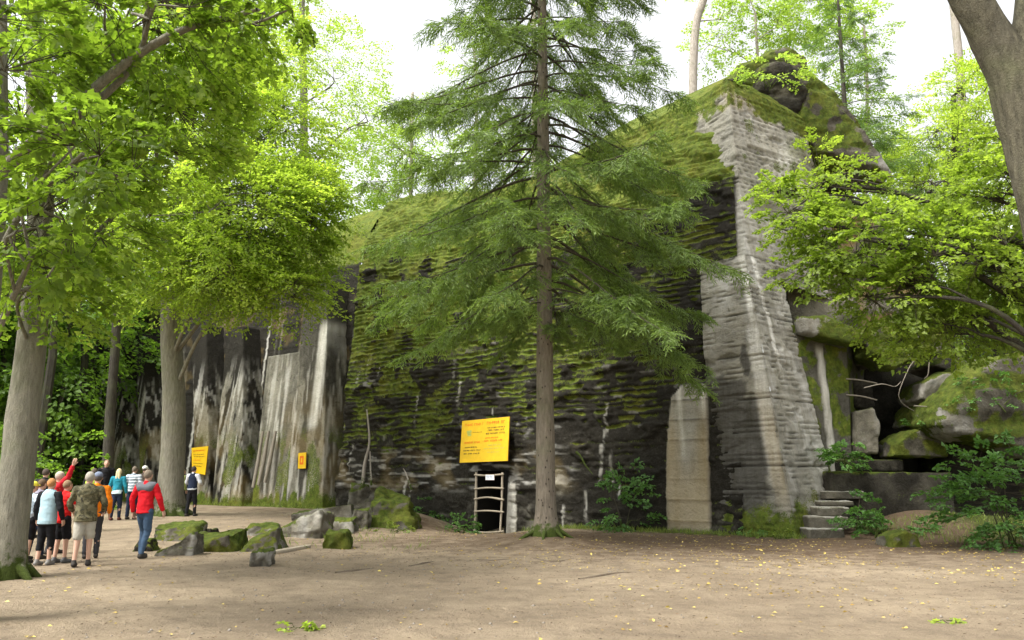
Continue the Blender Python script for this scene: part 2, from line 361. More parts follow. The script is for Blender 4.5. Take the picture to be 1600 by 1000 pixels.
def ledges(s, z, cover, h=.20, seed=0):
    """moss-topped board ledges: returns presence (0..1) and the phase inside a row"""
    zz = z+.26*(fbm(N3(s*.3, z*.3), 3, seed)-.5)+.22*(fbm(N3(s*.06, z*2.1), 2, seed+4)-.5)+.05*(fbm(N3(s*7, z*4), 2, seed+6)-.5)+.07*(fbm(N3(s*2.2, z*1.2), 2, seed+8)-.5)+.012*s
    row = np.floor(zz/h); fr = zz/h-row
    p = fbm(N3(s*.55+row*7.1, row*3.3), 3, seed+1); jj = (fbm(N3(s*3.5, row*1.7, 2), 2, seed+2)-.5)*1.0
    pres = ss(-.08, .08, p+jj*.5-(.62-.42*cover)); return pres, fr+jj*.5, row
def band(s, z, s0, s1, z0, z1, wob=.15, soft=.06, seed=0):
    """a stain with wavy edges; s0 may be a function of z"""
    wv = (fbm(N3(z*.9, s*0+seed*3.1), 3, seed)-.5)*2*wob
    return ss(s0-soft, s0+soft, s+wv)*ss(s1+soft, s1-soft, s+wv)*ss(z0-.1, z0+.1, z)*ss(z1+.25, z1-.05, z+(fbm(N3(s*4, 0*s), 2, seed+5)-.5)*.6)
DOOR = (10.35, 11.55, -.8, 1.82)
DRIBS = [tuple(RS.uniform((5.5, .5, .03, .4), (19, 8, .09, 1.6))) for _ in range(12)]+[(18.9, 6.6, .07, 1.4), (18.4, 6.9, .08, 1.3), (12.9, 5.6, .08, 1.5), (15.5, 1.5, .09, 1.9), (15.2, 1.2, .05, 1.6)]
def mask_front(V, N):
    s, d, z = sz_of(V); P3 = N3(s, z)
    n1 = fbm(P3*.35, 4, 21); n2 = fbm(P3*1.5, 4, 22); n3 = fbm(P3*6, 3, 23)
    left = ss(2.5, 10, s+(n1-.5)*5)
    cover = np.clip(.10+.68*left*ss(2.0, 4.6, z+(n1-.5)*2)+.55*ss(10.2, 12, z)+.22*ss(6.2, 8.5, z)+.7*(n1-.5)*ss(12, 10, z), 0, 1)
    pres, fr, row = ledges(s, z, cover)
    bump_ = np.clip(np.minimum((fr-.25)/.35, (1.0-fr)/.12), 0, 1)
    led = pres*bump_
    fuzzy = ss(.44, .62, n2+.25*(cover-.5))*cover
    rag = .35+1.1*ss(.36, .60, fbm(N3(s*2.6, z*3.4), 4, 51)); moss = np.clip(.66*led*rag*(.5+.9*n2)+.62*fuzzy*(.45+1.1*n3)+.75*ss(10.6, 12.2, z+(n1-.5)*2.5), 0, 1)*ss(1.4, 3.2, z+(n2-.5)*3)
    moss = np.maximum(moss, .62*ss(1.3, -.1, z+(n2-.5)*2))
    moss = moss*(.76+.24*ss(3.5, 8, z)); moss = np.clip(moss-.5*ss(.5, .2, cover), 0, 1)+.45*led*ss(.5, .2, cover)
    stain = np.clip(1.12-.35*ss(.55, .75, n2)-.25*ss(3.4, 2.0, z)*ss(6, 9, s)+.1, 0, 1)*(1-.35*ss(12, 13, z))
    stain = np.maximum(stain, .9*ss(.30, .05, fr)*pres)  # darker in the gap below each ledge
    pale = np.zeros_like(s); warm = np.zeros_like(s)
    # brown stony strip with broken pale strokes near the foot
    strip = ss(6.5, 9, s)*ss(3.0, 2.3, z)*ss(.9, 1.5, z); strokes = ss(.55, .66, fbm(N3(s*1.6, z*9), 3, 31))
    warm = warm+.30*strip*ss(.4, .65, n2); pale = pale+strip*strokes*.35
    pale = pale+.22*ss(.70, .77, fbm(N3(s*2.4, z*4.5), 4, 37))*ss(1, 4, z)*ss(10, 8, z)
    for (a, zt, wd, ln) in DRIBS:
        pale = pale+.5*ss(.42, .6, n3+.12)*ss(wd, wd*.4, np.abs(s-a+.3*(n2-.5)+.10*(n3-.5)+.05*(z-zt)))*ss(zt-ln, zt-ln*.5, z)*ss(zt+.1, zt, z)
    # tall pale panel beside the corner
    sl = 4.02-.16*ss(2.2, 4.2, z)-.34*ss(4.0, 4.5, z)**1.5
    pn = ss(2.60, 2.68, s+.05*(n2-.5))*ss(sl+.05, sl-.03, s+.05*(n2-.5))*ss(4.62, 4.5, z+.15*np.abs(s-3.2))*ss(-.3, .3, z)
    stain = stain*(1-pn); moss = moss*(1-pn); warm = warm*(1-pn)+pn*np.clip(.62-.5*ss(2.6, 4, z)-.5*ss(.55, .1, np.abs(s-3.3))*ss(1, 2.5, z), 0, 1)
    pale = pale*(1-pn)+pn*(.25+.9*ss(.14, .04, np.abs(s-3.45-.05*z+.1))*ss(1.9, 3.2, z)+.9*ss(.09, .03, np.abs(s-2.76))*ss(3.3, 3.6, z))
    dl = band(s, z, 6.0, 6.05, 1.3, 2.4, .3, .04, 5); pale = pale+dl*.5
    # door jamb, kept light on the right
    jb = ss(9.86, 9.92, s)*ss(10.36, 10.3, s)*ss(1.5, 1.35, z+(n3-.5)*.4); pale = np.maximum(pale, .5*jb); stain = stain*(1-jb); moss = moss*(1-jb)
    bl = np.floor(z/.148); line = ss(.10, .02, np.abs(z/.148-bl-.5)*2-0)*0
    disp = .06*led*rag+.07*(fbm(N3(s*5, z*9), 3, 52)-.5)-.12*ss(.58, .68, fbm(N3(s*1.1, z*2.2), 4, 53))+.35*(n1-.5)*ss(1, 3, z)+.12*(n2-.5)+.04*(n3-.5)+.015*(hsh(bl.astype(int), np.floor(s/2.7+hsh(bl.astype(int), bl.astype(int)*0, bl.astype(int)*0, 3)*5).astype(int), bl.astype(int)*0, 4)-.5)
    disp = disp+.25*ss(.3, .7, fbm(P3*.8, 3, 44))*ss(10.5, 12.5, z)
    dl2 = 0
    pl = np.floor(z/.62); grv = ss(.03, .008, np.abs(z-(pl+.5)*.62)); disp = disp*(1-pn)+pn*(-.10-.03*grv+.012*(n3-.5)); stain = np.maximum(stain, pn*grv*.9)
    # root running up the wall, and the frame of the opening pressed flat
    dm = ss(.25, .0, np.maximum(np.maximum(DOOR[0]-s, s-DOOR[1]), z-DOOR[3])); disp = disp*(1-dm)
    keep = ~((s > DOOR[0]) & (s < DOOR[1]) & (z < DOOR[3]) & (d < 2))
    return disp*ss(0, .1, 20-s+0*z), np.stack((np.clip(moss, 0, 1), np.clip(stain, 0, 1), np.clip(pale, 0, 1), np.clip(warm, 0, 1)), -1), keep
f = front_fn(1.6, 19.6)
rough_obj('front_wall', [(f, 290, 520)], CON, bunker, mask_front)
# ---- opening: lined recess with a dark room behind
def box_patches(o, ax_, ay, az, skip=()):
    o, ax_, ay, az = map(lambda q: np.asarray(q, float), (o, ax_, ay, az)); P = lambda i, j, k: o+ax_*i+ay*j+az*k
    fs = {'x0': (P(0, 1, 0), P(0, 0, 0), P(0, 0, 1), P(0, 1, 1)), 'x1': (P(1, 0, 0), P(1, 1, 0), P(1, 1, 1), P(1, 0, 1)),
          'y0': (P(0, 0, 0), P(1, 0, 0), P(1, 0, 1), P(0, 0, 1)), 'y1': (P(1, 1, 0), P(0, 1, 0), P(0, 1, 1), P(1, 1, 1)),
          'z0': (P(0, 1, 0), P(1, 1, 0), P(1, 0, 0), P(0, 0, 0)), 'z1': (P(0, 0, 1), P(1, 0, 1), P(1, 1, 1), P(0, 1, 1))}
    return [v for k, v in fs.items() if k not in skip]
def flat_mask(m, st, p=0, wm=0, am=.02):
    def fn(V, N):
        n1 = fbm(V*.9, 4, 61); n2 = fbm(V*3.1, 4, 62)
        return am*(n2-.5)*2, np.stack((np.clip(m+1.2*(n2-.5), 0, 1)*(m > 0), np.clip(st+(n1-.5)*.8, 0, 1), np.clip(p+(n2-.5)*.8, 0, 1)*(p > 0), 0*n1+wm), -1), None
    return fn
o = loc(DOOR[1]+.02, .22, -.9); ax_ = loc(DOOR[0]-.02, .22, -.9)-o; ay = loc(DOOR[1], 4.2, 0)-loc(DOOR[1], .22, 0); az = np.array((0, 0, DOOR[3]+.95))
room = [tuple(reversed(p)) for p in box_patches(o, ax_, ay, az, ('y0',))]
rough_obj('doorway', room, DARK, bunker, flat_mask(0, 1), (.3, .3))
# ---- corner buttress
ES = np.array((.70, .714, 0)); 
def sidept(base, t, z=0): return np.asarray(base)+ES*t+np.array((0, 0, z))
B1, B2 = loc(2.62, .42, -.6), loc(-.08, -.05, -.6)
T2 = loc(1.17, .63, 8.5); T1 = loc(2.72, .72, 8.42); B3 = B2+ES*3.3; T3 = T2+ES*2.35+np.array((0, 0, .15)); B1b = loc(2.62, 1.2, -.6); T1b = loc(2.72, 2.4, 8.5)
T4 = loc(2.72, 3.2, 8.8); 
def board_mask(kind):
    def fn(V, N):
        s, d, z = sz_of(V); P3 = N3(s+d, z); n1 = fbm(V*.5, 4, 71); n2 = fbm(V*1.7, 4, 72); n3 = fbm(V*7, 3, 73)
        h = .165; zz = z+.03*np.sin(s*.7+d); r = np.floor(zz/h).astype(int); fr = zz/h-r
        along = s-d; seg = np.floor(along/1.9+hsh(r, r*0, r*0, 9)*3).astype(int); off = hsh(r, seg, r*0, 5)
        gap = ss(.12, .03, np.minimum(fr, 1-fr))*(ss(.35, .6, fbm(N3(along*.8, r*1.3), 2, 6)))
        strong = (hsh(r//4, r*0, r*0, 77) > .45)*(r % 4 == 0)*ss(.22, .05, fr)
        disp = .035*(off-.5)-.045*gap-.05*strong+.10*(n1-.5)+.06*(n2-.5)+.02*(n3-.5)
        chip = .7*ss(.62, .70, fbm(V*np.array((1.5, 1.5, 3)), 4, 74)); disp = disp-.07*chip
        stain = .75*gap+.9*strong+.5*chip+.35*ss(.55, .75, n2); pale = .12+.45*ss(.42, .7, n1); moss = 0*z; warm = 0*z
        if kind == 'buttress':
            side = N@np.array((E1[0], E1[1], 0)) < -.5
            blk = ss(.45, .62, n2+.55*ss(5.2, 3.5, z)*ss(.55, 1.8, s)-.05)*ss(0.35, 1.0, s+.10*z-.1)*ss(6.3, 4.6, z+(n1-.5)*3)
            stain = np.maximum(stain, blk*(~side)*.95)
            tw = .045*z; a = s-.137*z   # distance from the leaning corner
            lf = ss(6.5, 7.3, z); 
            pale = pale+.95*ss(.16, .05, np.abs(a-.14+.02*z*0+.1*(n2-.5)))*ss(5.5, 7.6, z)*(~side)
            pale = pale+(~side)*(.55*ss(.30, .12, np.abs(a-.22-.03*(5-z)+.12*(n2-.5)))*ss(6.6, 5.6, z)*ss(.8, 2.6, z))
            warm = warm+(~side)*.45*ss(.30, .12, np.abs(a-.25))*ss(5, 3, z)*ss(0, 2, z)
            pale = pale+side*.95*ss(.17, .05, np.abs(d-1.15+.25*(n1-.5)-.12*(8-z)*.6))*ss(3.8, 6, z)
            pale = pale+side*.35*ss(.45, .65, n2)
            moss = ss(1.5, .1, z+(n2-.5)*2.4)*.72
            moss = moss+.6*ss(.56, .7, n2)*ss(2.2, .8, z); stain = np.maximum(stain, .6*ss(1.5, .4, z))
            # long dark blotches in the pale concrete
            for (ac, zc, wa, wz) in ((.62, 5.1, .16, .55), (.75, 3.1, .2, .9), (.55, 2.3, .14, .6)):
                stain = np.maximum(stain, (~side)*ss(1.3, .6, ((a-ac)/wa)**2+((z-zc)/wz)**2+2*(n3-.5)))
        else:
            top = z > 8.6
            topedge = ss(.5, .0, (15.2-.25*d)-z+(n2-.5)*1.8)
            moss = np.clip(.75*ss(.3, .75, N[:, 2])+.7*topedge+.5*ss(.56, .70, n2)*ss(9, 12, z), 0, 1); warm = .7*topedge*ss(.4, .6, n1)
            stain = stain*.8+.25*ss(.5, .8, n1); lf_ = ss(2.6, 3.4, s+(n2-.5)); moss = np.maximum(moss, lf_*(.45+.5*n2)); stain = np.maximum(stain, .8*lf_)
        up = ss(.45, .8, N[:, 2]); moss = np.maximum(moss, up*.55*ss(.35, .6, n2))
        return disp, np.clip(np.stack((moss, stain, pale, warm), -1), 0, 1), None
    return fn
BACK = loc(1.2, 5, 8.6)
rough_obj('corner_buttress', [(B1, B2, T2, T1), (B2, B3, T3, T2), (B1b, B1, T1, T1b), (T1, T2, T3, T1b+np.array((1.2, 0, .1)))], CON, bunker, board_mask('buttress'), (.07, .04))
# ---- upper block, set back above the ledge
U2 = at(1168, 398, 23.55); U2t = at(1136, 122, 24.4); U1 = at(1112, 408, 24.6); U1t = at(1098, 150, 25.6)
ES2 = np.array((.84, .54, 0)); U3 = U2+ES2*3.6; U3t = at(1256, 186, 26.3); U4t = at(1296, 275, 27.0); U3 = at(1300, 470, 26.4)
ub = U2.copy(); 
rough_obj('upper_block', [(U1+(0, 0, -.4), U2+(0, 0, -.4), U2t, U1t), (U2+(0, 0, -.4), U3, U3t, U2t), (U3, U3+(2.2, 2.6, 0), U4t+(.4, 1.6, 0), U3t),
    (U1t, U2t, U3t, at(1180, 100, 29.0)), (U1+(-6, 4.6, -.4), U1+(0, 0, -.4), U1t, U1t+(-6.5, 5.2, -1.3)), (U1t+(-6.5, 5.2, -1.3), U1t, at(1180, 100, 29.0), at(985, 190, 34))], CON, bunker, board_mask('upper'), (.08, .05))
# ---- crags: broken concrete with an outline, real depth and an irregular surface
def crag(name, outline, Y, thick, mat, parent, mode='rock', vox=.09, amp=.16, lean=0, slopeY=None, shrink=.86, seed=0, jag=.5, sm=1):
    """outline in view directions at distance Y (slopeY adds depth per metre of x)"""
    F0 = []
    for (px, py) in outline:
        p = at(px, py, Y)
        if slopeY: p = at(px, py, Y+slopeY*(p[0]-at(outline[0][0], outline[0][1], Y)[0]))
        F0.append(p)
    F0 = np.array(F0); c = F0.mean(0); F1 = c+(F0-c)*shrink+np.array((0, thick, lean)); n = len(F0)
    F2 = c+(F0-c)*(1-.10)+np.array((0, -.12*thick, 0))
    V = np.concatenate((F0, F1, F2)); fs = [tuple(range(2*n, 3*n))[::1], tuple(range(2*n-1, n-1, -1))]
    for i in range(n):
        j = (i+1) % n; fs.append((i, j, 2*n+j, 2*n+i)[::1]); fs.append((j, i, n+i, n+j))
    return finish_rock(name, V, fs, mat, parent, mode, vox, amp, seed, jag, sm)
def finish_rock(name, V, fs, mat, parent, mode, vox, amp, seed=0, jag=.5, sm=1):
    V, Q = remesh((V, fs), vox, sm); N = vnormals(V, Q)
    c = V.mean(0); ext = (V.max(0)-V.min(0)).max()
    if ((V-c)*N).sum() < 0: N = -N; Q = Q[:, ::-1]
    k = 2.2/max(ext, .3); n1 = fbm(V*k+seed, 4, 81+seed); n2 = fbm(V*k*3+seed, 4, 82+seed); n3 = fbm(V*9, 3, 83)
    rid = 1-np.abs(2*fbm(V*k*1.4, 3, 85+seed)-1)
    V = V+N*(amp*(1.6*(n1-.5)+.5*(n2-.5)+jag*.9*(rid-.85)))[:, None]+N*(min(amp, .25)*(.55*(fbm(V*2.6+seed, 4, 90)-.5)+.35*(n3-.5)+(.45*(hsh(np.floor(V[:, 2]/.24+.6*n1).astype(int), np.zeros(len(V), int), np.zeros(len(V), int), seed)-.5) if amp > .15 else 0)))[:, None]
    N = vnormals(V, Q); m2 = fbm(V*1.6, 4, 86+seed)
    up = ss(.15, .7, N[:, 2]+.8*(m2-.5))
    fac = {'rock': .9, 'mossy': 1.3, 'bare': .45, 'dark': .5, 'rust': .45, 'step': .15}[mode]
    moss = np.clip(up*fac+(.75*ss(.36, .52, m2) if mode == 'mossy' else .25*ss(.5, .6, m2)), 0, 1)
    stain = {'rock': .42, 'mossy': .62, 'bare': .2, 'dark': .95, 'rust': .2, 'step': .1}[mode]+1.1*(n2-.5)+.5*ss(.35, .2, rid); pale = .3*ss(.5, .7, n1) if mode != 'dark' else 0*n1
    if mode == 'step': stain = .42*ss(.6, .2, N[:, 2])+.3*(n2-.5); pale = .45*ss(.5, .8, N[:, 2])  # step tops coloured paler, upright faces darker, by facing
    warm = .9*ss(.48, .62, fbm(V*.8, 3, 88)) if mode == 'rust' else 0*n1
    return meshobj(name, V, [Q], mat, parent, {'mask': np.clip(np.stack((moss, stain, pale, warm), -1), 0, 1)})
crag('roof_slab', [(1128, 128), (1150, 104), (1180, 96), (1196, 82), (1226, 74), (1252, 92), (1262, 112), (1292, 138), (1345, 200), (1385, 262), (1340, 250), (1296, 262), (1262, 225), (1252, 188), (1200, 160)], 27.2, 3.4, ROCK, bunker, 'mossy', .08, .2, lean=-.8, seed=1, jag=.6, sm=0)
crag('roof_slab', [(1240, 190), (1262, 130), (1300, 150), (1352, 205), (1392, 272), (1350, 262), (1300, 245), (1268, 238)], 26.5, 1.3, ROCK, bunker, 'mossy', .07, .2, lean=-.5, seed=2, jag=.8, sm=0)
crag('roof_slab', [(1172, 168), (1182, 108), (1214, 96), (1244, 112), (1262, 150), (1240, 186), (1205, 186)], 26.6, 1.2, ROCK, bunker, 'dark', .06, .24, seed=12, jag=.5, sm=0)
# ---- right-hand wing, partly blown apart
crag('broken_wall', [(1170, 330), (1290, 300), (1400, 330), (1440, 420), (1470, 560), (1440, 700), (1225, 700), (1215, 420)], 28.3, 3.0, ROCK, bunker, 'rust', .12, .45, seed=3, jag=.9)
crag('broken_wall', [(1215, 380), (1300, 355), (1330, 420), (1345, 520), (1255, 540), (1225, 520)], 26.4, 1.8, ROCK, bunker, 'bare', .09, .25, seed=4)
W1 = at(1250, 790, 24.3); W2 = at(1335, 790, 25.0); W3 = at(1322, 520, 25.2); W4 = at(1236, 508, 24.6)
def wing_mask(V, N):
    n1 = fbm(V*.7, 4, 91); n2 = fbm(V*2.2, 4, 92); n3 = fbm(V*8, 3, 93)
    a = (V[:, 0]-W1[0])/(W2[0]-W1[0])
    st = .62+.5*(n1-.5); moss = ss(.40, .62, n2)*.75+.5*ss(.5, .9, N[:, 2]); h = V[:, 2]
    b = ss(.075, .05, np.abs(a-.66+.018*(h-3)+.03*(n1-.5)))*ss(6.0, 5.6, h); moss = moss*(1-b); st = st*(1-b)
    return .22*(n1-.5)+.08*(n2-.5)+.06*b, np.clip(np.stack((moss, st, b*.75, 0*h), -1), 0, 1), None
BK = np.array((1.6, 2.4, 0))
rough_obj('wing_wall', [(W1, W2, W3, W4), (W2, W2+BK, W3+BK, W3), (W4, W3, W3+BK, W4+BK)], CON, bunker, wing_mask, (.07, .06))
crag('mossy_ledge', [(1246, 498), (1285, 494), (1332, 512), (1350, 532), (1330, 540), (1280, 528), (1250, 520)], 24.3, 1.8, ROCK, bunker, 'mossy', .06, .12, seed=5)
crag('fallen_slab', [(1345, 520), (1385, 500), (1440, 490), (1476, 500), (1484, 530), (1462, 556), (1420, 566), (1385, 582), (1362, 560)], 24.6, 2.6, ROCK, bunker, 'mossy', .07, .2, lean=.3, seed=6)
crag('broken_block', [(1334, 640), (1364, 636), (1376, 668), (1372, 712), (1336, 712)], 25.0, 1.0, ROCK, bunker, 'bare', .06, .1, seed=7)
crag('broken_block', [(1330, 590), (1362, 596), (1366, 640), (1332, 638)], 26.0, 1.0, ROCK, bunker, 'dark', .06, .1, seed=8)
for k, (y0, y1) in enumerate(((592, 598), (617, 624))):
    mb = MB(); tube(mb, curve([at(1322, y0, 25.1), at(1345, y0+2, 25.0), at(1370, y1+1, 25.1)], 6), .026, 6); mb.obj('reinforcing_bar', ROOTW, bunker)
# retaining slab and landing
def slab(name, p0, p1, depth, h, mat, parent, mode, seed, vox=.06, amp=.05, top_lean=0):
    p0 = np.asarray(p0, float); p1 = np.asarray(p1, float); d = np.array((-(p1-p0)[1], (p1-p0)[0], 0)); d = d/np.linalg.norm(d)*depth
    up = np.array((0, 0, h)); V = [p0, p1, p1+d, p0+d, p0+up, p1+up, p1+d+up+(0, 0, top_lean), p0+d+up+(0, 0, top_lean)]
    fs = [(3, 2, 1, 0), (4, 5, 6, 7), (0, 1, 5, 4), (1, 2, 6, 5), (2, 3, 7, 6), (3, 0, 4, 7)]
    return finish_rock(name, np.array(V), fs, mat, parent, mode, vox, amp, seed, .3, 0)
p = at(1308, 835, 23.4); q = at(1500, 830, 24.0)
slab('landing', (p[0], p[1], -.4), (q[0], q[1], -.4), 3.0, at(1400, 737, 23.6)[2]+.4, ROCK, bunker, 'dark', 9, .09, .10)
zz = at(1400, 737, 23.6)[2]
p = at(1322, 735, 24.2); q = at(1412, 732, 24.6)
slab('landing_slab', (p[0], p[1], zz), (q[0], q[1], zz), .8, .38, ROCK, bunker, 'dark', 10, .05, .05)

# ================================================================ LEFT BLOCK with battered pilasters
wing = thing('concrete_bunker', 'dark streaked concrete wall with pale leaning pilasters, left of the mossy bunker', 'bunker', tuple(loc(28, 0, 0)), rz=math.atan2(-.597, .802))
def mask_left(V, N):
    s, d, z = sz_of(V); P3 = N3(s, z); n1 = fbm(P3*.35, 4, 121); n2 = fbm(P3*1.5, 4, 122); n3 = fbm(P3*5, 3, 123)
    col_ = fbm(N3(s*1.5, z*.03), 3, 124); st = np.clip(1.35-.8*ss(.60, .68, col_)*ss(9.5, 7, z+6*(fbm(N3(s*1.5, 0*s), 2, 128)-.5)), 0, 1); pale = .8*ss(.62, .68, fbm(N3(s*4.2, z*.04), 2, 125))*ss(9.5, 7, z+8*(fbm(N3(s*3, 0*s), 2, 129)-.5))*ss(.3, 1.5, z)
    moss = .5*ss(.5, .7, n2)*ss(2.2, .3, z)+.8*ss(11, 12.3, z+(n1-.5)*2)+.35*ss(.55, .7, n2)*ss(8, 10, z)
    disp = .3*(n1-.5)+.12*(n2-.5)+.05*(n3-.5)-.04*ss(.10, .03, np.abs(z/.6-np.floor(z/.6)-.5)*.6)
    return disp, np.clip(np.stack((moss, st, pale, .25*ss(.6, .7, n2)), -1), 0, 1), None
rough_obj('front_wall', [(front_fn(20.3, 46, 1.0), 230, 260)], CON, wing, mask_left)
def pil_mask(seed, white=None, dk=1.):
    def fn(V, N):
        s, d, z = sz_of(V); n1 = fbm(V*.6, 4, 131+seed); n2 = .6*fbm(V*np.array((3.4, 3.4, .10)), 3, 132+seed)+.4*fbm(V*np.array((1.5, 1.5, 1.2)), 4, 137+seed); n3 = fbm(V*6, 3, 133)
        st = np.clip(.08+1.0*ss(.54, .46, n2*0+.5)*0+1.0*ss(.44, .52, n2)+.95*ss(5.8, 8.2, z+(n1-.5)*4)+.10, 0, 1); pale = .5*ss(.56, .64, fbm(V*np.array((6, 6, .08)), 2, 134+seed))*ss(8, 6, z); wm = .4*ss(.42, .6, n1)*ss(6.5, 3, z)
        st = st*dk
        moss = .8*ss(1.3, .1, z+(n2-.5)*1.8)+.55*ss(.48, .62, fbm(V*np.array((1.4, 1.4, .5)), 4, 139+seed))*ss(6, 2.5, z)
        if white is not None:
            a = ss(white[1], white[1]*.3, np.abs(s-white[0]+.35*(n1-.5)+.02*(z-4)))*ss(white[2], white[2]+.5, z)*ss(white[3]+.3, white[3]-.3, z)
            pale = np.maximum(pale, a*.9); st = st*(1-a)
        return .06*(n1-.5)+.02*(n2-.5)+.04*(n3-.5), np.clip(np.stack((moss, st, pale, wm), -1), 0, 1), None
    return fn
def pilaster(s0b, s1b, s0t, s1t, ht, db, dt, seed, name='pilaster', **k):
    db -= .15; dt -= .1
    b0, b1 = loc(s1b, db, -.5), loc(s0b, db, -.5); t0, t1 = loc(s1t, dt, ht), loc(s0t, dt, ht); bk = loc(0, 2.2, 0)-loc(0, 0, 0)
    rough_obj(name, [(b0, b1, t1, t0), (b1, b1+bk, t1+bk, t1), (b0+bk, b0, t0, t0+bk), (t0, t1, t1+bk, t0+bk)], CON, wing, pil_mask(seed, **k), (.09, .09))
def sx(px, py, d=0): return wallpt(px, py, d)[0]
pilaster(sx(512, 795), sx(452, 795), sx(522, 420), sx(488, 420), 10.6, -.1, .7, 1, white=(sx(500, 620), .42, 3.6, 8.6), dk=.8)
pilaster(sx(456, 795), sx(392, 795), sx(494, 535), sx(420, 535), 7.5, .15, .75, 2, dk=.5)
pilaster(sx(386, 790, -.2), sx(338, 790, -.2), sx(396, 500, .5), sx(372, 500, .5), 9.3, -.3, .8, 3)
pilaster(sx(335, 790), sx(312, 790), sx(345, 470, .6), sx(325, 470, .6), 9.8, 0, .8, 4)
pilaster(sx(232, 785), sx(222, 785), sx(246, 500, .6), sx(234, 500, .6), 10, .2, .8, 5)
pilaster(sx(204, 785), sx(172, 785), sx(212, 520, .6), sx(188, 520, .6), 9.3, -.2, .8, 6)
for k, (xa, xb) in enumerate(((401, 408), (409, 417), (419, 428))):
    mb = MB(); a = loc(sx(xa-1, 765, -.2), -.28, wallpt(xa, 762-k*4, -.2)[1]); b = loc(sx(xb+2, 675, -.2), .12, wallpt(xb, 674, -.2)[1])
    tube(mb, [a, (a+b)/2+(.03, 0, 0), b], [.085, .10, .07], 5, rough=.9, seed=k); mb.obj('broken_strut', ROOTW, wing)
# ================================================================ FOLIAGE BUILDERS
def unit(v): return v/np.maximum(np.linalg.norm(v, axis=-1, keepdims=True), 1e-9)
def leaves(mb, P, A, Nn, L, W, rnd, shape=4, fold=.18, mi=1):
    """leaf blades: P base, A axis, Nn facing, L length, W width"""
    A = unit(A); Nn = unit(Nn-A*(A*Nn).sum(-1, keepdims=True)); B = np.cross(Nn, A); n = len(P)
    L = np.broadcast_to(np.asarray(L, float), (n,))[:, None]; W = np.broadcast_to(np.asarray(W, float), (n,))[:, None]; i = np.arange(n)[:, None]
    if shape == 4:
        V = np.stack((P, P+A*L*.45+B*W*.5+Nn*W*fold, P+A*L-Nn*L*.08, P+A*L*.45-B*W*.5+Nn*W*fold), 1)
        mb.add(V, i*4+np.array((0, 1, 2, 3)), np.repeat(rnd, 4), mi)
    else:                             # lobed leaf, two halves folded along the midrib
        mid = P; tip = P+A*L-Nn*L*.15
        def side(s): return [P+A*L*.05+B*W*.30*s+Nn*W*fold*.5, P+A*L*.42+B*W*.52*s+Nn*W*fold, P+A*L*.50+B*W*.24*s+Nn*W*fold*.4, P+A*L*.78+B*W*.28*s+Nn*W*fold*.5-Nn*L*.05]
        l = side(1); r = side(-1); c = P+A*L*.45
        V = np.stack((mid, l[0], l[1], l[2], l[3], tip, r[3], r[2], r[1], r[0], c), 1)
        mb.add(V, np.concatenate((i*11+np.array((0, 1, 2, 10)), i*11+np.array((10, 3, 4, 5)), i*11+np.array((10, 5, 6, 7)), i*11+np.array((0, 10, 8, 9)))), np.repeat(rnd, 11), mi)
        mb.add(np.stack((c, l[1], l[2]), 1), i*3+np.array((0, 1, 2)), np.repeat(rnd, 3), mi)
        mb.add(np.stack((c, r[2], r[1]), 1), i*3+np.array((0, 1, 2)), np.repeat(rnd, 3), mi)
def spars(mb, P0, P1, r, mi=0, mid=None, n=3):
    """many thin straight twigs at once"""
    T, A, B = frame_of(P1-P0); k = len(P0); r = np.broadcast_to(np.asarray(r, float), (k,))[:, None]
    V = []
    for P, q in ((P0, 1.), (P1, .45)):
        for j in range(n): V.append(P+(A*cos(2*pi*j/n)+B*sin(2*pi*j/n))*r*q)
    V = np.stack(V, 1); i = np.arange(k)[:, None]*(2*n)
    Q = np.concatenate([i+np.array((j, (j+1) % n, n+(j+1) % n, n+j)) for j in range(n)]); mb.add(V, Q, 0, mi)
def sprays(mb, P, D, rs, size=.7, nl=26, leaf=.085, wid=.7, droop=.25, shape=4, tone=0, flat=.25, mi=1, twig=.006):
    """layered sprays: a main twig, alternate side twigs and leaves along them"""
    k = len(P); D = unit(D); Sz = size*rs.uniform(.6, 1.25, k); up = unit(np.array((0, 0, 1.))+rs.normal(0, flat, (k, 3)))
    Nn = unit(up-D*(up*D).sum(-1, keepdims=True)); B = np.cross(Nn, D); tonek = rs.normal(0, .14, k)
    tipd = D*Sz[:, None]; tipd[:, 2] -= droop*Sz; spars(mb, P, P+tipd, twig, 0)
    m = 6; t = np.linspace(.1, .95, m)
    Pb = []; Ab = []; Nb = []; Lb = []; Rb = []
    per = max(1, nl//(m*2))
    for q in range(m):
        for s in (-1, 1):
            base = P+D*(Sz*t[q])[:, None]; base[:, 2] -= droop*Sz*t[q]**1.6
            ax = unit(D*.7+B*s*(.9+.1*rs.normal(size=(k, 1)))+rs.normal(0, .12, (k, 3))); ln = Sz*.55*(1-.55*t[q])
            for j in range(per):
                f = (j+.6)/per; pp = base+ax*(ln*f)[:, None]+rs.normal(0, .03*size, (k, 3)); pp[:, 2] -= droop*.5*ln*f*f
                sgn = 1 if (j % 2) else -1
                Pb.append(pp); Ab.append(ax*.7+np.cross(Nn, ax)*sgn*.7+rs.normal(0, .3, (k, 3))-np.array((0, 0, .18))); Nb.append(Nn+rs.normal(0, .35, (k, 3)))
                Lb.append(leaf*rs.uniform(.65, 1.25, k)); Rb.append(np.clip(.5+tone+tonek+rs.normal(0, .17, k)+.12*(f-.5), 0, 1))
    Lb = np.concatenate(Lb)
    leaves(mb, np.concatenate(Pb), np.concatenate(Ab), np.concatenate(Nb), Lb, Lb*wid, np.concatenate(Rb), shape, mi=mi)
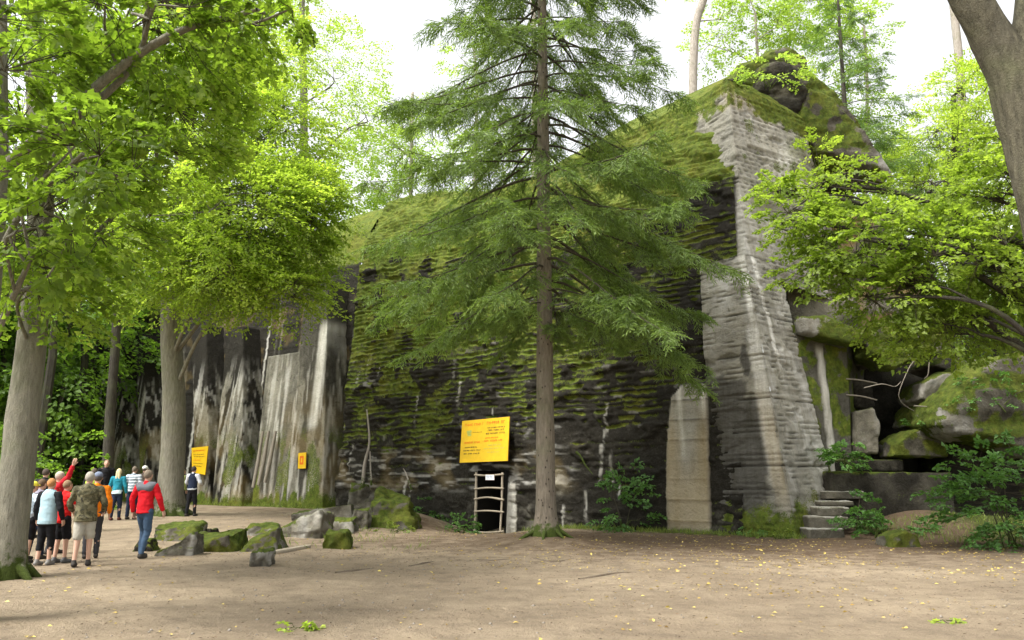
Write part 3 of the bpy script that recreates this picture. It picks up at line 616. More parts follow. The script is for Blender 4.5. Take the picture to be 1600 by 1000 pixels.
def lobe_pts(rs, c, r, n, shell=.55):
    u = unit(rs.normal(size=(n, 3))); q = rs.uniform(shell**3, 1, n)**(1/3.)
    return c+u*q[:, None]*np.asarray(r), u
def broadleaf(name, label, trunk, trad, lobes, lmat, bark, seed=0, size=.7, nl=24, leaf=.085, dens=1., shape=4, limb=.5, droop=.25, group=None, cat='tree', rough=.25, tone=0, nseg=26, sides=20, flare=1.6, extra=None, holes=0, wid=.7, lr=1.):
    """trunk: points; lobes: (centre, radii, count)"""
    rs = np.random.RandomState(seed+100); trunk = np.asarray(trunk, float); base = trunk[0].copy()
    root = thing(name, label, cat, base, group)
    pts = curve(trunk, nseg); tl = np.concatenate(([0], np.cumsum(np.linalg.norm(np.diff(pts, axis=0), axis=1)))); tt = tl/tl[-1]
    rad = trad[0]+(trad[1]-trad[0])*tt; rad = rad*(1+(flare-1)*np.exp(-tl/.35))
    tm = MB(); pts2 = pts.copy(); pts2[0, 2] -= .15; tube(tm, pts2, rad, sides, rough=rough, seed=seed)
    if flare > 1.3:
        for a in np.arange(6)*pi/3+rs.uniform(0, 1, 6):
            d = np.array((cos(a), sin(a), 0)); r0 = trad[0]; tube(tm, [base+d*r0*.5+(0, 0, .5*r0*1.6), base+d*r0*1.15+(0, 0, .16), base+d*r0*2.2+(0, 0, -.1)], [r0*.42, r0*.34, r0*.12], 7, rough=.3, seed=seed+int(a*9))
    cm = MB()
    for (c, r, n) in lobes:
        c = np.asarray(c, float); r = np.broadcast_to(np.asarray(r, float), (3,)); n = int(n*dens)
        i = int(np.argmin(np.abs(pts[:, 2]-(c[2]-.45*np.linalg.norm((c-pts[-1])[:2])-.2*r[2])))); i = max(i, len(pts)//4); a = pts[i]
        rl = min(rad[i]*.6, .03+.012*np.linalg.norm(c-a)*limb*2)
        mid = (a+c)/2+np.array((rs.normal()*.4, rs.normal()*.4, .12*np.linalg.norm(c-a))); lp = curve([a, mid, c], 12); tube(tm, lp, np.linspace(rl, rl*.35, len(lp)), 7, rough=.3, seed=seed)
        sub, _ = lobe_pts(rs, c, r*.75, max(4, n//26), .3)
        for sp in sub:
            q = lp[rs.randint(len(lp)//2, len(lp))]; mm = (q+sp)/2+rs.normal(0, .15, 3)+(0, 0, .1); tube(tm, curve([q, mm, sp], 6), np.linspace(rl*.38, .012, 7)[:len(curve([q, mm, sp], 6))], 5, cap=False)
        P, u = lobe_pts(rs, c, r, n, .35)
        if holes: P = P[(h_ := fbm(P*.55+seed, 2, 9)) > holes]; u = unit(P-c)
        j = np.argmin(((P[:, None]-sub[None])**2).sum(-1), 1); D = unit(unit(P-sub[j])*.8+u*.7+rs.normal(0, .25, P.shape)); D[:, 2] = D[:, 2]*.45-.05
        dk = np.linalg.norm(P-sub[j], axis=1) < 1.5; (dk.any() and spars(cm, sub[j][dk], P[dk], .008, 0))
        sprays(cm, P, D, rs, size, nl, leaf, wid, droop, shape, tone)
    tm.obj('trunk', bark, root); (cm.n and cm.obj('crown', [TWIG, lmat], root, smooth=False))
    return root
def bush(name, label, base, r, n, seed, mat=None, leaf=.1, size=.4, cat='bush', group=None, nl=24, shape=4, stems=7, rise=.5, tone=0, droop=.3):
    rs = np.random.RandomState(seed); base = np.asarray(base, float); root = thing(name, label, cat, base, group); r = np.broadcast_to(np.asarray(r, float), (3,))
    sm = MB(); cm = MB(); c = base+np.array((0, 0, r[2]*rise)); P, u = lobe_pts(rs, c, r, n, .3); P = P[P[:, 2] > base[2]+min(.05, .1*r[2])]; u = unit(P-c)
    hubs = []
    for k in range(stems):
        e = c+rs.normal(0, .4, 3)*r; e[2] = max(e[2], base[2]+.25*r[2]); b = base+rs.normal(0, .12, 3)*(1, 1, 0); pts = curve([b-(0, 0, .1*min(1, r[2]*2)), (b+e)/2+(0, 0, .12*min(1, r[2])), e], 8); tube(sm, pts, np.linspace(.018, .006, len(pts))*min(1, r[2]*3), 5); hubs += list(pts[3:])
    hubs = np.array(hubs); j = np.argmin(((P[:, None]-hubs[None])**2).sum(-1), 1); spars(cm, hubs[j], P, .005, 0)
    D = unit(u+rs.normal(0, .3, u.shape)); D[:, 2] = D[:, 2]*.4
    sprays(cm, P, D, rs, size, nl, leaf, .7, droop, shape, tone)
    sm.obj('stem', TWIG, root); cm.obj('foliage', [TWIG, mat or LEAF_U], root, smooth=False); return root

def conifer(name, label, base, top, trad, z0, z1, blen, nb, seed, mat, bark, dens=1., stiff=0., lean=None, limit=None):
    rs = np.random.RandomState(seed); base = np.asarray(base, float); root = thing(name, label, 'tree', base); top = np.asarray(top, float)
    n = 40; t = np.linspace(0, 1, n)[:, None]; pts = base+(top-base)*t; pts[:, 0] += .05*np.sin(t[:, 0]*9)*t[:, 0]*3*.3
    H = np.linalg.norm(top-base); rad = (trad[0]+(trad[1]-trad[0])*t[:, 0])*(1+1.0*np.exp(-t[:, 0]*H/.32)); pts[0, 2] -= .2
    tm = MB(); tt = np.concatenate((np.linspace(0, 1.2/H, 12), np.linspace(1.2/H, 1, 90)[1:])); P_ = base+(top-base)*tt[:, None]; P_[0, 2] -= .25; rr = (trad[0]+(trad[1]-trad[0])*tt)*(1+.75*np.exp(-tt*H/.28))
    tube(tm, P_, rr, 22, rough=.22, seed=seed)
    if trad[0] > .15:
        for k, a in enumerate(np.arange(7)*2*pi/7+rs.uniform(-.3, .3, 7)):
            d = np.array((cos(a), sin(a), 0)); r0 = trad[0]; L_ = rs.uniform(2.2, 3.6); b3 = base+d*r0*L_
            tube(tm, [base+d*r0*.6+(0, 0, .45*r0*1.5), base+d*r0*1.4+(0, 0, .09), (b3[0], b3[1], float(gh(b3[0], b3[1]))-.04)], [r0*.36, r0*.26, r0*.09], 7, rough=.3, seed=seed+k)
    cm = MB(); TP = []; TD = []; TL = []
    for b in range(nb):
        f = (b+rs.uniform(0, 1))/nb; z = z0+(z1-z0)*f; a = b*2.399+rs.uniform(-.5, .5); L = blen(z, a)*rs.uniform(.75, 1.12)
        if L < .25: continue
        q = base+(top-base)*((z-base[2])/(top[2]-base[2])); d = np.array((cos(a), sin(a), 0)); sag = (.45+.42*rs.rand())*(1-stiff)
        m = 9; s = np.linspace(0, 1, m); br = q+d*(L*s)[:, None]; br[:, 2] += L*(.16*s-sag*1.3*s**1.5+.33*(1-stiff)*s**3)+(.35*stiff*s*L)
        br += np.cross(d, (0, 0, 1))*(rs.normal()*.10*L*s**2)[:, None]
        tube(cm, br, np.linspace(max(.012, .009*L), .005, m), 5, cap=False, mi=0)
        # side branchlets hanging from the branch
        k = max(4, int(L*6.5*dens)); ts = rs.uniform(.18, 1, k)**.8; P0 = np.stack([np.interp(ts, s, br[:, i]) for i in range(3)], -1); sd_ = np.cross(d, (0, 0, 1.))*np.where(rs.rand(k) > .5, 1, -1)[:, None]
        ln = (.35+.5*L*.28*(1-ts)+.25*rs.rand(k))*min(1, .45+L*.2); D = unit(sd_*.85+d*rs.uniform(.3, 1.0, (k, 1))+np.stack((0*ts, 0*ts, -rs.uniform(.15, 1.1, k)*(1-stiff)), -1)+rs.normal(0, .12, (k, 3)))
        TP.append(P0); TD.append(D); TL.append(ln)
        P0 = br[-2:-1]; TP.append(P0); TD.append(unit(br[-1:]-br[-3:-2])); TL.append(np.array([.35]))
    TP = np.concatenate(TP); TD = np.concatenate(TD); TL = np.concatenate(TL); k = len(TP); g = np.array((0, 0, -1.))
    spars(cm, TP, TP+TD*TL[:, None]+g*(TL*.22*(1-stiff))[:, None], .006, 0)
    tone = rs.normal(0, .13, k)
    up = unit(np.array((0, 0, 1.))+rs.normal(0, .25, (k, 3))); Nn = unit(up-TD*(up*TD).sum(-1, keepdims=True)+1e-6); B = np.cross(Nn, TD)
    Pb = []; Ab = []; Nb = []; Lb = []; Rb = []; m = 9
    for q in range(m):
        tq = (q+.7)/m
        for sgn in (-1, 1):
            p0 = TP+TD*(TL*tq)[:, None]+g*(TL*.22*(1-stiff)*tq**1.5)[:, None]
            ax = unit(TD*.75+B*sgn*.75+rs.normal(0, .22, (k, 3))+g*.28*(1-stiff)); l = TL*.42*(1-.5*tq)*rs.uniform(.7, 1.2, k)+.04
            for j in range(3):        # needle-clad twiglet: short blades along it
                f0 = j/3.; pp = p0+ax*(l*f0)[:, None]; sg2 = 1 if (j+q) % 2 else -1
                Pb.append(pp); Ab.append(ax+rs.normal(0, .22, (k, 3))); Nb.append(Nn+rs.normal(0, .5, (k, 3))); Lb.append(l*.5+.02); Rb.append(np.clip(.36+tone+.25*f0+.22*tq*(tq > .8)+rs.normal(0, .1, k), 0, 1))
    tipc = TP+TD*(TL*.8)[:, None]+g*(TL*.18*(1-stiff))[:, None]
    Pb.append(tipc); Ab.append(TD+g*.2); Nb.append(Nn); Lb.append(np.full(k, .13)); Rb.append(np.clip(.75+tone, 0, 1))
    Lb = np.concatenate(Lb)
    leaves(cm, np.concatenate(Pb), np.concatenate(Ab), np.concatenate(Nb), Lb, .020+.12*Lb*0+.010*rs.rand(len(Lb)), np.concatenate(Rb), 4, .3)
    return root, tm, cm, rs
# ================================================================ THE SPRUCE
sb = np.array((.86, 20.1, gh(.86, 20.1)))
def sl_(z, a):
    L = 4.9*ss(5.1, 7.0, z)*(1-.55*ss(9.5, 22, z)); 
    if cos(a) < -.2 and z < 8.4: L *= .95
    return L*(1-.04*cos(a))
tp = at(848, 0, 20.1); topz = 25.
root, tm, cm, rs = conifer('spruce_tree', 'tall spruce with bare straight lower trunk standing in front of the mossy wall', sb, (tp[0]+.0, 20.3, topz), (.255, .05), 5.4, 23.5, sl_, 158, 5, NEED, BARK_S, 1.25)
for k in range(34):                   # dead snags on the trunk
    z = rs.uniform(2.2, 8); a = rs.uniform(0, 2*pi); q = sb+(np.array((tp[0], 20.3, topz))-sb)*((z-sb[2])/(topz-sb[2])); L = rs.uniform(.15, 1.3)*ss(1.5, 6, z)+.12
    d = np.array((cos(a), sin(a), 0)); tube(tm, curve([q, q+d*L*.5+(0, 0, .03), q+d*L+(0, 0, -.12*L)], 6), np.linspace(.014, .004, 7)[:len(curve([q, q+d, q+d*2], 6))], 4)
tm.obj('trunk', BARK_S, root); cm.obj('crown', [TWIG, NEED], root, smooth=False)
# ================================================================ LEFT SIDE TREES
def px_lobe(px, py, Y, rx, ry, n, rz=None):
    k = Y/F; return (at(px, py, Y), (rx*k, (rx+ry)*.5*k, ry*k), n)
tb = np.array((-8.36, 13.2, gh(-8.36, 13.2)))
broadleaf('maple_tree', 'thick smooth grey trunk at the left edge, moss at its foot, broad leaves overhead',
  [tb, at(42, 600, 13.3), at(64, 350, 13.5), at(55, 80, 13.8), at(40, -300, 14.3), at(40, -700, 14.5)], (.272, .06),
  [px_lobe(60, 150, 12.6, 130, 160, 150), px_lobe(230, 60, 11.5, 150, 110, 170), px_lobe(110, 330, 12, 120, 120, 150), px_lobe(60, 440, 12.2, 90, 80, 70), px_lobe(250, 190, 12.4, 110, 90, 110), px_lobe(330, 20, 12.5, 110, 90, 110),
   px_lobe(40, -80, 14, 300, 160, 150), px_lobe(300, -120, 14, 200, 120, 90)], LEAF_N, BARK_G, 1, .6, 24, .115, .95, 6, .22, .3, wid=.95, flare=1.35, tone=.08)
broadleaf('maple_tree', 'dark overhanging maple at far left whose grey trunk shows only as a strip',
  [gat(-45, 9.2), at(-40, 600, 9.2), at(-18, 350, 9.2), at(-10, 100, 9.3), at(-20, -400, 9.6)], (.22, .12),
  [px_lobe(10, 60, 8.2, 120, 110, 40), px_lobe(130, 240, 8.0, 110, 90, 36), px_lobe(60, 380, 8.4, 80, 80, 22), px_lobe(240, 10, 8.4, 130, 60, 26), px_lobe(400, 15, 9, 90, 40, 16), px_lobe(20, -150, 9, 200, 120, 40)], LEAF_N, BARK_G, 2, .42, 24, .115, 1., 6, .5, .35, tone=-.2, wid=.95)
b3 = gat(270, 28.6)
broadleaf('lime_tree', 'pale grey trunk against the dark pilastered wall, tall layered light green crown',
  [b3, at(272, 640, 28.6), at(268, 500, 28.5), at(285, 300, 28.3), at(300, 50, 28), at(300, -300, 28)], (.44, .2),
  [px_lobe(300, 240, 26.5, 150, 150, 330), px_lobe(420, 330, 25.5, 105, 90, 300), px_lobe(350, 420, 25, 90, 62, 190), px_lobe(240, 400, 26, 100, 75, 180), px_lobe(470, 400, 26.5, 60, 50, 90), px_lobe(430, 210, 26.5, 95, 90, 200),
   px_lobe(300, 60, 28, 200, 130, 260), px_lobe(180, 250, 28, 120, 150, 230), px_lobe(330, 330, 24.5, 150, 110, 260), px_lobe(440, 450, 25.5, 75, 32, 90), px_lobe(480, 310, 26, 60, 50, 110), px_lobe(360, 120, 27, 120, 90, 170)], LEAF_A, BARK_G, 3, .95, 36, .13, 1.25, 4, .35, .33)
broadleaf('lime_tree', 'tall pale crown behind the left canopy, thinning out against the white sky',
  [gat(470, 46), at(470, 500, 46), at(475, 200, 46), at(470, -100, 46)], (.4, .15),
  [px_lobe(520, 120, 45, 90, 90, 130), px_lobe(450, 60, 46, 100, 90, 170), px_lobe(490, 240, 45, 90, 60, 100), px_lobe(420, -60, 46, 120, 80, 110), px_lobe(575, 190, 44, 55, 50, 34)], LEAF_P, BARK_G, 4, 1.1, 24, .17, 1.3, holes=.38)
broadleaf('young_tree', 'dark slender trunk among the undergrowth behind the visitor group',
  [gat(172, 34), at(172, 650, 34), at(182, 500, 34), at(178, 330, 34), at(180, 150, 34)], (.24, .1),
  [px_lobe(150, 420, 33, 110, 80, 90), px_lobe(200, 300, 34, 100, 90, 90)], LEAF_B, BARK_D, 5, .9, 24, .15)
# ================================================================ RIGHT SIDE TREES
Y = 8.
broadleaf('old_lime_tree', 'massive forked furrowed trunk leaning in at the upper right edge',
  [(7.4, Y, 0), at(1700, 500, Y), at(1640, 310, Y), at(1592, 130, Y)], (.38, .29), [], LEAF_A, BARK_O, 6, flare=1.4, rough=.45, nseg=40, sides=34)
oo = bpy.data.objects['old_lime_tree']
fk = MB(); tube(fk, curve([at(1606, 190, Y), at(1578, 110, Y), at(1528, 20, Y), at(1470, -90, Y), at(1380, -260, Y+.5)], 22), np.linspace(.27, .13, 21), 26, rough=.4, seed=4); fk.obj('limb', BARK_O, oo)
fk = MB(); tube(fk, curve([at(1604, 180, Y), at(1612, 60, Y), at(1625, -80, Y), at(1640, -300, Y)], 18), np.linspace(.27, .15, 19), 26, rough=.45, seed=5); fk.obj('limb', BARK_O, oo)
fk = MB(); rs = np.random.RandomState(3); 
for (c, r, n) in (px_lobe(1350, -230, 8.5, 250, 100, 70), px_lobe(1650, -330, 8.5, 250, 120, 60)):
    P, u = lobe_pts(rs, c, r, n, .3); spars(fk, c+(P-c)*.2, P, .006); sprays(fk, P, u, rs, .45, 24, .1)
fk.obj('crown', [TWIG, LEAF_A], oo, smooth=False)
broadleaf('maple_tree', 'leafy maple reaching in from the right over the broken wall, dark bare branches showing',
  [gat(1690, 15.5), at(1680, 600, 15.5), at(1660, 380, 15.7), at(1640, 200, 16), at(1630, 0, 16.5)], (.2, .1),
  [px_lobe(1500, 400, 16, 115, 78, 200), px_lobe(1350, 375, 16.5, 95, 55, 140), px_lobe(1255, 345, 17, 66, 36, 60), px_lobe(1560, 300, 16, 90, 60, 85), px_lobe(1300, 285, 17.2, 70, 28, 34), px_lobe(1540, 490, 16.5, 80, 40, 60), px_lobe(1400, 460, 16.5, 95, 50, 100), px_lobe(1570, 430, 16, 60, 60, 90), px_lobe(1470, 520, 16.8, 90, 40, 70), px_lobe(1585, 230, 16, 50, 60, 50), px_lobe(1290, 420, 17, 70, 40, 34), px_lobe(1450, 300, 17, 60, 40, 45), px_lobe(1215, 300, 17.3, 34, 24, 16)], LEAF_A, BARK_D, 7, .5, 24, .10, 1.1, 6, .5, .3, flare=1.1, tone=-.42, wid=.9)
broadleaf('lime_tree', 'bright yellow-green tree beyond the broken wall at right, open crown',
  [gat(1500, 34), at(1500, 500, 34), at(1495, 330, 34), at(1490, 150, 34)], (.3, .12),
  [px_lobe(1480, 250, 33, 105, 90, 360), px_lobe(1560, 190, 33, 80, 90, 260), px_lobe(1440, 350, 33, 90, 80, 260), px_lobe(1560, 380, 32, 90, 100, 300), px_lobe(1510, 140, 34, 60, 50, 130), px_lobe(1450, 230, 34, 50, 55, 130), px_lobe(1580, 90, 34, 50, 50, 90), px_lobe(1420, 280, 33, 50, 50, 110)], LEAF_A, BARK_D, 8, .85, 30, .13, 1., tone=.15)
broadleaf('hazel_bush', 'dense dark leafy thicket behind the mossy boulder at right',
  [gat(1560, 29), at(1560, 640, 29), at(1550, 500, 29)], (.12, .06),
  [px_lobe(1500, 500, 28.5, 80, 70, 150), px_lobe(1590, 520, 28, 80, 90, 150), px_lobe(1420, 470, 29.5, 60, 50, 70), px_lobe(1640, 640, 28, 80, 100, 120)], LEAF_B, BARK_D, 9, .6, 24, .10, 1., cat='bush', flare=1.1)
# on the roof
r0 = at(1320, 225, 30.5)
root, tm, cm, rs = conifer('spruce_tree', 'young pale spruce growing behind the broken roof slabs', r0-(0, 0, 3), at(1305, -70, 30.5), (.14, .03), r0[2]-2.2, at(1305, -50, 30.5)[2], lambda z, a: 3.1*(1-.75*ss(r0[2]-1, r0[2]+8.5, z)), 62, 9, NEED_L, BARK_D, .8, .35)
tm.obj('trunk', BARK_D, root); cm.obj('crown', [TWIG, NEED_L], root, smooth=False)
s0 = at(1200, 120, 26.2)
bush('sapling', 'small bright sapling rooted on top of the mossy upper block', s0-(0, 0, .35), (1.15, .8, .75), 46, 12, LEAF_P, .13, .5, 'sapling', nl=30, droop=.5)
bush('sapling', 'light green sapling in the cleft below the roof slabs', at(1285, 262, 25.6), (.8, .6, .9), 36, 13, LEAF_A, .12, .45, 'sapling', nl=24)
bush('sapling', 'low sapling spreading over the side of the upper block', at(1220, 310, 24.4), (.8, .5, .4), 24, 14, LEAF_A, .11, .4, 'sapling', nl=24)
for nm, lb, px, pxt, Y, r, mt, sd in (('pine_tree', 'pale bare leaning trunk above the bunker roof, right of the spruce', 1083, 1102, 42, .33, BARK_P, 21), ('pine_tree', 'thin grey trunk against the white sky beside the forked limb', 1502, 1488, 40, .30, BARK_P, 22), ('pine_tree', 'slim pale stem seen through the spruce branches above the roof', 835, 832, 44, .22, BARK_P, 23)):
    a = gat(px, Y); b = at(pxt, -20, Y); c = a+(b-a)*1.25
    lob = [(c+(0, 0, 3), (4, 4, 3), 60)]
    if sd != 22: lob.append((at(pxt+30, 30, Y+1), (3.2, 3, 2.0), 14))
    tr = [a, at(px, 110, Y) if sd != 22 else at(1504, 200, Y), b, c, c+(0, 0, 3)]
    broadleaf(nm, lb, tr, (r, r*.6), lob, LEAF_P, mt, sd, .9, 24, .16, .8, flare=1.1, limb=.3)
for (nm, lb, px, Y, lobs, sd, lm) in (
  ('birch_tree', 'hazy pale crown showing over the wall top between lime canopy and spruce', 640, 52, [(600, 240, 70, 50, 110), (655, 210, 50, 50, 50), (640, 290, 90, 35, 130), (560, 290, 70, 50, 130), (560, 200, 60, 60, 60)], 31, LEAF_P),
  ('birch_tree', 'airy yellow-green crown above the roof just right of the spruce', 1180, 46, [(1180, 40, 70, 60, 110), (1110, 70, 50, 40, 30), (1240, 30, 60, 60, 120), (1150, -60, 120, 60, 70)], 32, LEAF_P),
  ('birch_tree', 'airy crown behind the young spruce on the roof', 1350, 48, [(1320, 60, 60, 70, 120), (1280, 10, 70, 50, 90), (1370, 240, 50, 60, 90), (1350, 150, 40, 50, 60)], 33, LEAF_P),
  ('birch_tree', 'faint leafy crown seen through the upper left of the spruce', 740, 50, [(720, 90, 45, 40, 22), (760, 200, 60, 60, 50), (800, 260, 70, 40, 50)], 34, LEAF_P)):
    t = gat(px, Y); broadleaf(nm, lb, [t, at(px, 400, Y), at(px+5, 150, Y), at(px, lobs[0][1]-20, Y)], (.25, .08), [px_lobe(a, b, Y, c, d, n) for a, b, c, d, n in lobs], lm, BARK_P, sd, 1.0, 24, .19, 1.4, holes=.36, limb=.3, flare=1.1)
# ================================================================ FAR WOODLAND (one mass)
def woodland():
    mb = MB(); rs = np.random.RandomState(77); V0 = MB()
    spots = []
    for k in range(210):
        a = rs.uniform(-1.15, 1.15); d = rs.uniform(46, 95); x, y = d*sin(a)*1.15, d*cos(a)
        px = 800+1224*x/y
        if -60 < a and abs(px-900) < 300 and rs.rand() < .55: continue
        spots.append((x, y))
    for k in range(60):
        px = rs.uniform(-500, 135); Y = rs.uniform(34, 60); spots.append(((px-800)/1224*Y, Y))
    for k in range(40):
        px = rs.uniform(1480, 2100); Y = rs.uniform(30, 55); spots.append(((px-800)/1224*Y, Y))
    for (x, y) in spots:
        px = 800+1224*x/y; mid = 560 < px < 1480
        h = rs.uniform(7, 11) if mid else rs.uniform(13, 21) if px < 600 else rs.uniform(9, 14); c0 = gh(x, y); r = rs.uniform(.12, .28)
        tube(mb, [(x, y, c0-.2), (x+rs.normal()*.3, y, c0+h*.5), (x+rs.normal()*.6, y, c0+h*.9)], [r, r*.7, r*.2], 6)
        n = int(rs.uniform(70, 110)); c = np.array((x, y, c0+h*.62)); P, u = lobe_pts(rs, c, (rs.uniform(2.5, 4), 3, h*.42), n, .2)
        P = P[fbm(P*.4, 2, 5) > .38]; u = unit(P-c); D = u+rs.normal(0, .3, u.shape); D[:, 2] *= .4
        sprays(mb, P, D, rs, 1.5, 24, .30, .75, .3, 4, -.1)
    for k in range(300):              # understory
        left = rs.rand() < .62; px = rs.uniform(-500, 130) if left else rs.uniform(1420, 2200); Y = rs.uniform(31, 70) if left else rs.uniform(27, 50); x = (px-800)/1224*Y
        P, u = lobe_pts(rs, np.array((x, Y, gh(x, Y)+1.1)), (2.0, 1.4, rs.uniform(1.2, 2.6)), 34, .2); D = u+rs.normal(0, .3, u.shape); D[:, 2] *= .4
        sprays(mb, P, D, rs, .9, 24, .19, .75, .3, 4, 0)
    o = mb.obj('far_woodland', [BARK_D, LEAF_B], None, smooth=False); tag(o, 'far green woodland massed behind the bunker and the path', 'woodland', kind='stuff')
woodland()
# ================================================================ STONES, STEPS, SIGNS, SMALL THINGS
def ground_px(px, py):
    a, c = ray(px, py); Y = (0-EYE)/c
    for _ in range(30): Y = .5*Y+.5*(float(gh(a*Y, Y))-EYE)/c
    return np.array((a*Y, Y, float(gh(a*Y, Y))))
def stone(name, label, cat, px0, px1, yt, yb, depth, mode, seed, tilt=0, yaw=0, amp=None, group='concrete rubble beside the path', vox=None, front=None, Y=None, topshrink=.78, back=0):
    g = ground_px((px0+px1)/2, yb) if Y is None else np.array(((px0+px1)/2/F*Y-800/F*Y, Y, 0))
    Y = g[1]; a = at(px0, yb, Y); b = at(px1, yb, Y); top = at((px0+px1)/2, yt, Y+depth*.35)[2]; wdt = (b-a)[0]; rs = np.random.RandomState(seed)
    z0 = a[2]-.12; V = []
    for (z, k) in ((z0, 1), (top, topshrink)):
        for (sx_, sy_) in ((-1, 0), (1, 0), (1, 1), (-1, 1)):
            x = sx_*wdt*.5*k; y = (sy_-.5)*depth*k+depth*.5; xx = x*cos(yaw)-(y-depth/2)*sin(yaw); yy = x*sin(yaw)+(y-depth/2)*cos(yaw)+depth/2
            zz_ = z if z == z0 else z+tilt*sx_*.5*(top-z0)-back*(1-sy_)*(top-z0)
            V.append(np.array(((a[0]+b[0])/2+xx, Y+yy, zz_))+np.clip(rs.normal(0, .10*min(wdt, depth, 1.1), 3), -.14, .14)*np.array((1, 1, .8))*(1 if z != z0 else .45))
    fs = [(3, 2, 1, 0), (4, 5, 6, 7), (0, 1, 5, 4), (1, 2, 6, 5), (2, 3, 7, 6), (3, 0, 4, 7)]; h = top-z0
    o = finish_rock(name, np.array(V), fs, ROCK, None, mode, vox or max(.022, min(h, wdt)/16), amp or .26*min(h, wdt), seed, .7, 1)
    # origin at the base
    c = np.array(((a[0]+b[0])/2, Y+depth/2, z0+.12)); me = o.data; me.transform(Matrix.Translation(-Vector(c))); o.location = c
    return tag(o, label, cat, group)
stone('concrete_rubble', 'mossy broken lump right behind the walking man in red', 'rubble', 232, 300, 818, 846, 1.1, 'rock', 301, back=.25)
stone('concrete_rubble', 'dark low chunk at the red-jacketed man\'s feet', 'rubble', 206, 238, 842, 862, .6, 'dark', 302)
stone('concrete_rubble', 'flat sand-coloured slab with green tinge sloping into the path', 'rubble', 238, 300, 846, 868, .8, 'rock', 303, tilt=.7)
stone('concrete_rubble', 'small dark-topped fragment between the two mossy lumps', 'rubble', 303, 331, 829, 841, .5, 'dark', 304)
stone('concrete_rubble', 'long mossy chunk with black hollow underside, left of the pale slab', 'rubble', 278, 366, 834, 863, 1.0, 'mossy', 305, tilt=.5, back=.3)
stone('concrete_rubble', 'wide greenish slab directly behind the short square stone', 'rubble', 364, 428, 836, 862, 1.2, 'rock', 306, tilt=.4)
stone('concrete_rubble', 'weathered slab farther back above the wide greenish slab', 'rubble', 378, 436, 821, 838, 1.0, 'rock', 307)
stone('concrete_rubble', 'tilted slab with clean pale top and brown mossy front', 'rubble', 436, 506, 810, 841, 1.3, 'bare', 308, tilt=.5, topshrink=.92)
stone('concrete_rubble', 'long thin grey slab lying at the foot of the big boulder', 'rubble', 452, 548, 797, 816, 1.1, 'rock', 309, tilt=.5, topshrink=.95)
stone('concrete_rubble', 'green cushion-like stone just behind the squarish mossy block', 'rubble', 508, 550, 811, 833, .9, 'rock', 310)
stone('concrete_rubble', 'squarish mossy block standing alone in the sand', 'rubble', 503, 546, 828, 858, .7, 'mossy', 311, topshrink=.85)
stone('concrete_rubble', 'small upright stone leaning on the big boulder\'s left side', 'rubble', 548, 574, 797, 826, .6, 'rock', 312)
stone('boulder', 'biggest angular boulder with mossy crown and black shadowed face', 'boulder', 570, 648, 766, 826, 2.0, 'mossy', 313, tilt=-.15, back=.25, group=None, topshrink=.7)
stone('boulder', 'grey-green boulder half hidden behind the biggest angular one', 'boulder', 541, 594, 758, 800, 1.5, 'rock', 314, group=None)
stone('stone_stump', 'short square greyish stone post set in the sand', 'stone', 385, 424, 860, 886, .45, 'rock', 315, group=None, topshrink=.86)
a = ground_px(430, 866); b = ground_px(487, 856)
pl = slab('wooden_plank', (a[0], a[1], a[2]-.03), (b[0], b[1], b[2]-.03), .16, .10, WOOD, None, 'bare', 316, .03, .01); tag(pl, 'weathered plank lying on the sand beside the short stone post', 'plank')
# right-hand boulders
def crag_thing(name, label, cat, *a, **k):
    o = crag(name, *a, ROCK, None, **k); c = Vector(np.array([v[:] for v in o.bound_box]).mean(0)); o.data.transform(Matrix.Translation(-c)); o.location = c; return tag(o, label, cat)
crag_thing('boulder', 'huge moss-covered tumbled block at right with a black hollow beneath', 'boulder', [(1458, 664), (1474, 628), (1500, 592), (1545, 556), (1610, 540), (1680, 560), (1690, 700), (1610, 716), (1545, 694), (1490, 684)], 23.2, 3.2, mode='mossy', vox=.09, amp=.22, seed=21)
crag_thing('boulder', 'rounded grey-green rock tucked left of the huge moss-covered block', 'boulder', [(1432, 625), (1440, 596), (1470, 582), (1505, 585), (1520, 610), (1500, 640), (1455, 640)], 24.6, 1.5, mode='rock', vox=.06, amp=.12, seed=22)
crag_thing('boulder', 'flat slab wedged above the rounded rock under dark foliage', 'boulder', [(1450, 572), (1470, 556), (1525, 560), (1550, 580), (1500, 590)], 25.6, 1.6, mode='rock', vox=.06, amp=.1, seed=23)
crag_thing('boulder', 'low mossy mound of stone with a fern on the landing', 'boulder', [(1388, 715), (1396, 690), (1420, 672), (1450, 668), (1476, 690), (1482, 716)], 24.6, 1.5, mode='mossy', vox=.06, amp=.12, seed=24)
crag_thing('boulder', 'added block under the huge moss-covered one, painted black for its shaded hollow', 'boulder', [(1470, 830), (1475, 690), (1560, 680), (1700, 690), (1720, 840)], 24.9, 2.2, mode='dark', vox=.09, amp=.2, seed=25)  # added support block; the cavity's shade is painted on as black
crag_thing('boulder', 'knee-high mossy stone at the edge of the sand, right of the steps', 'boulder', [(1386, 858), (1390, 838), (1412, 828), (1434, 838), (1440, 858)], 19.2, .8, mode='mossy', vox=.035, amp=.08, seed=26)
cb = crag('cave_back', [(1330, 560), (1480, 480), (1600, 520), (1620, 760), (1330, 760)], 28.0, 2.0, ROCK, bunker, 'dark', .13, .4, seed=27)  # hollow's shade painted as near-black tone on its back wall
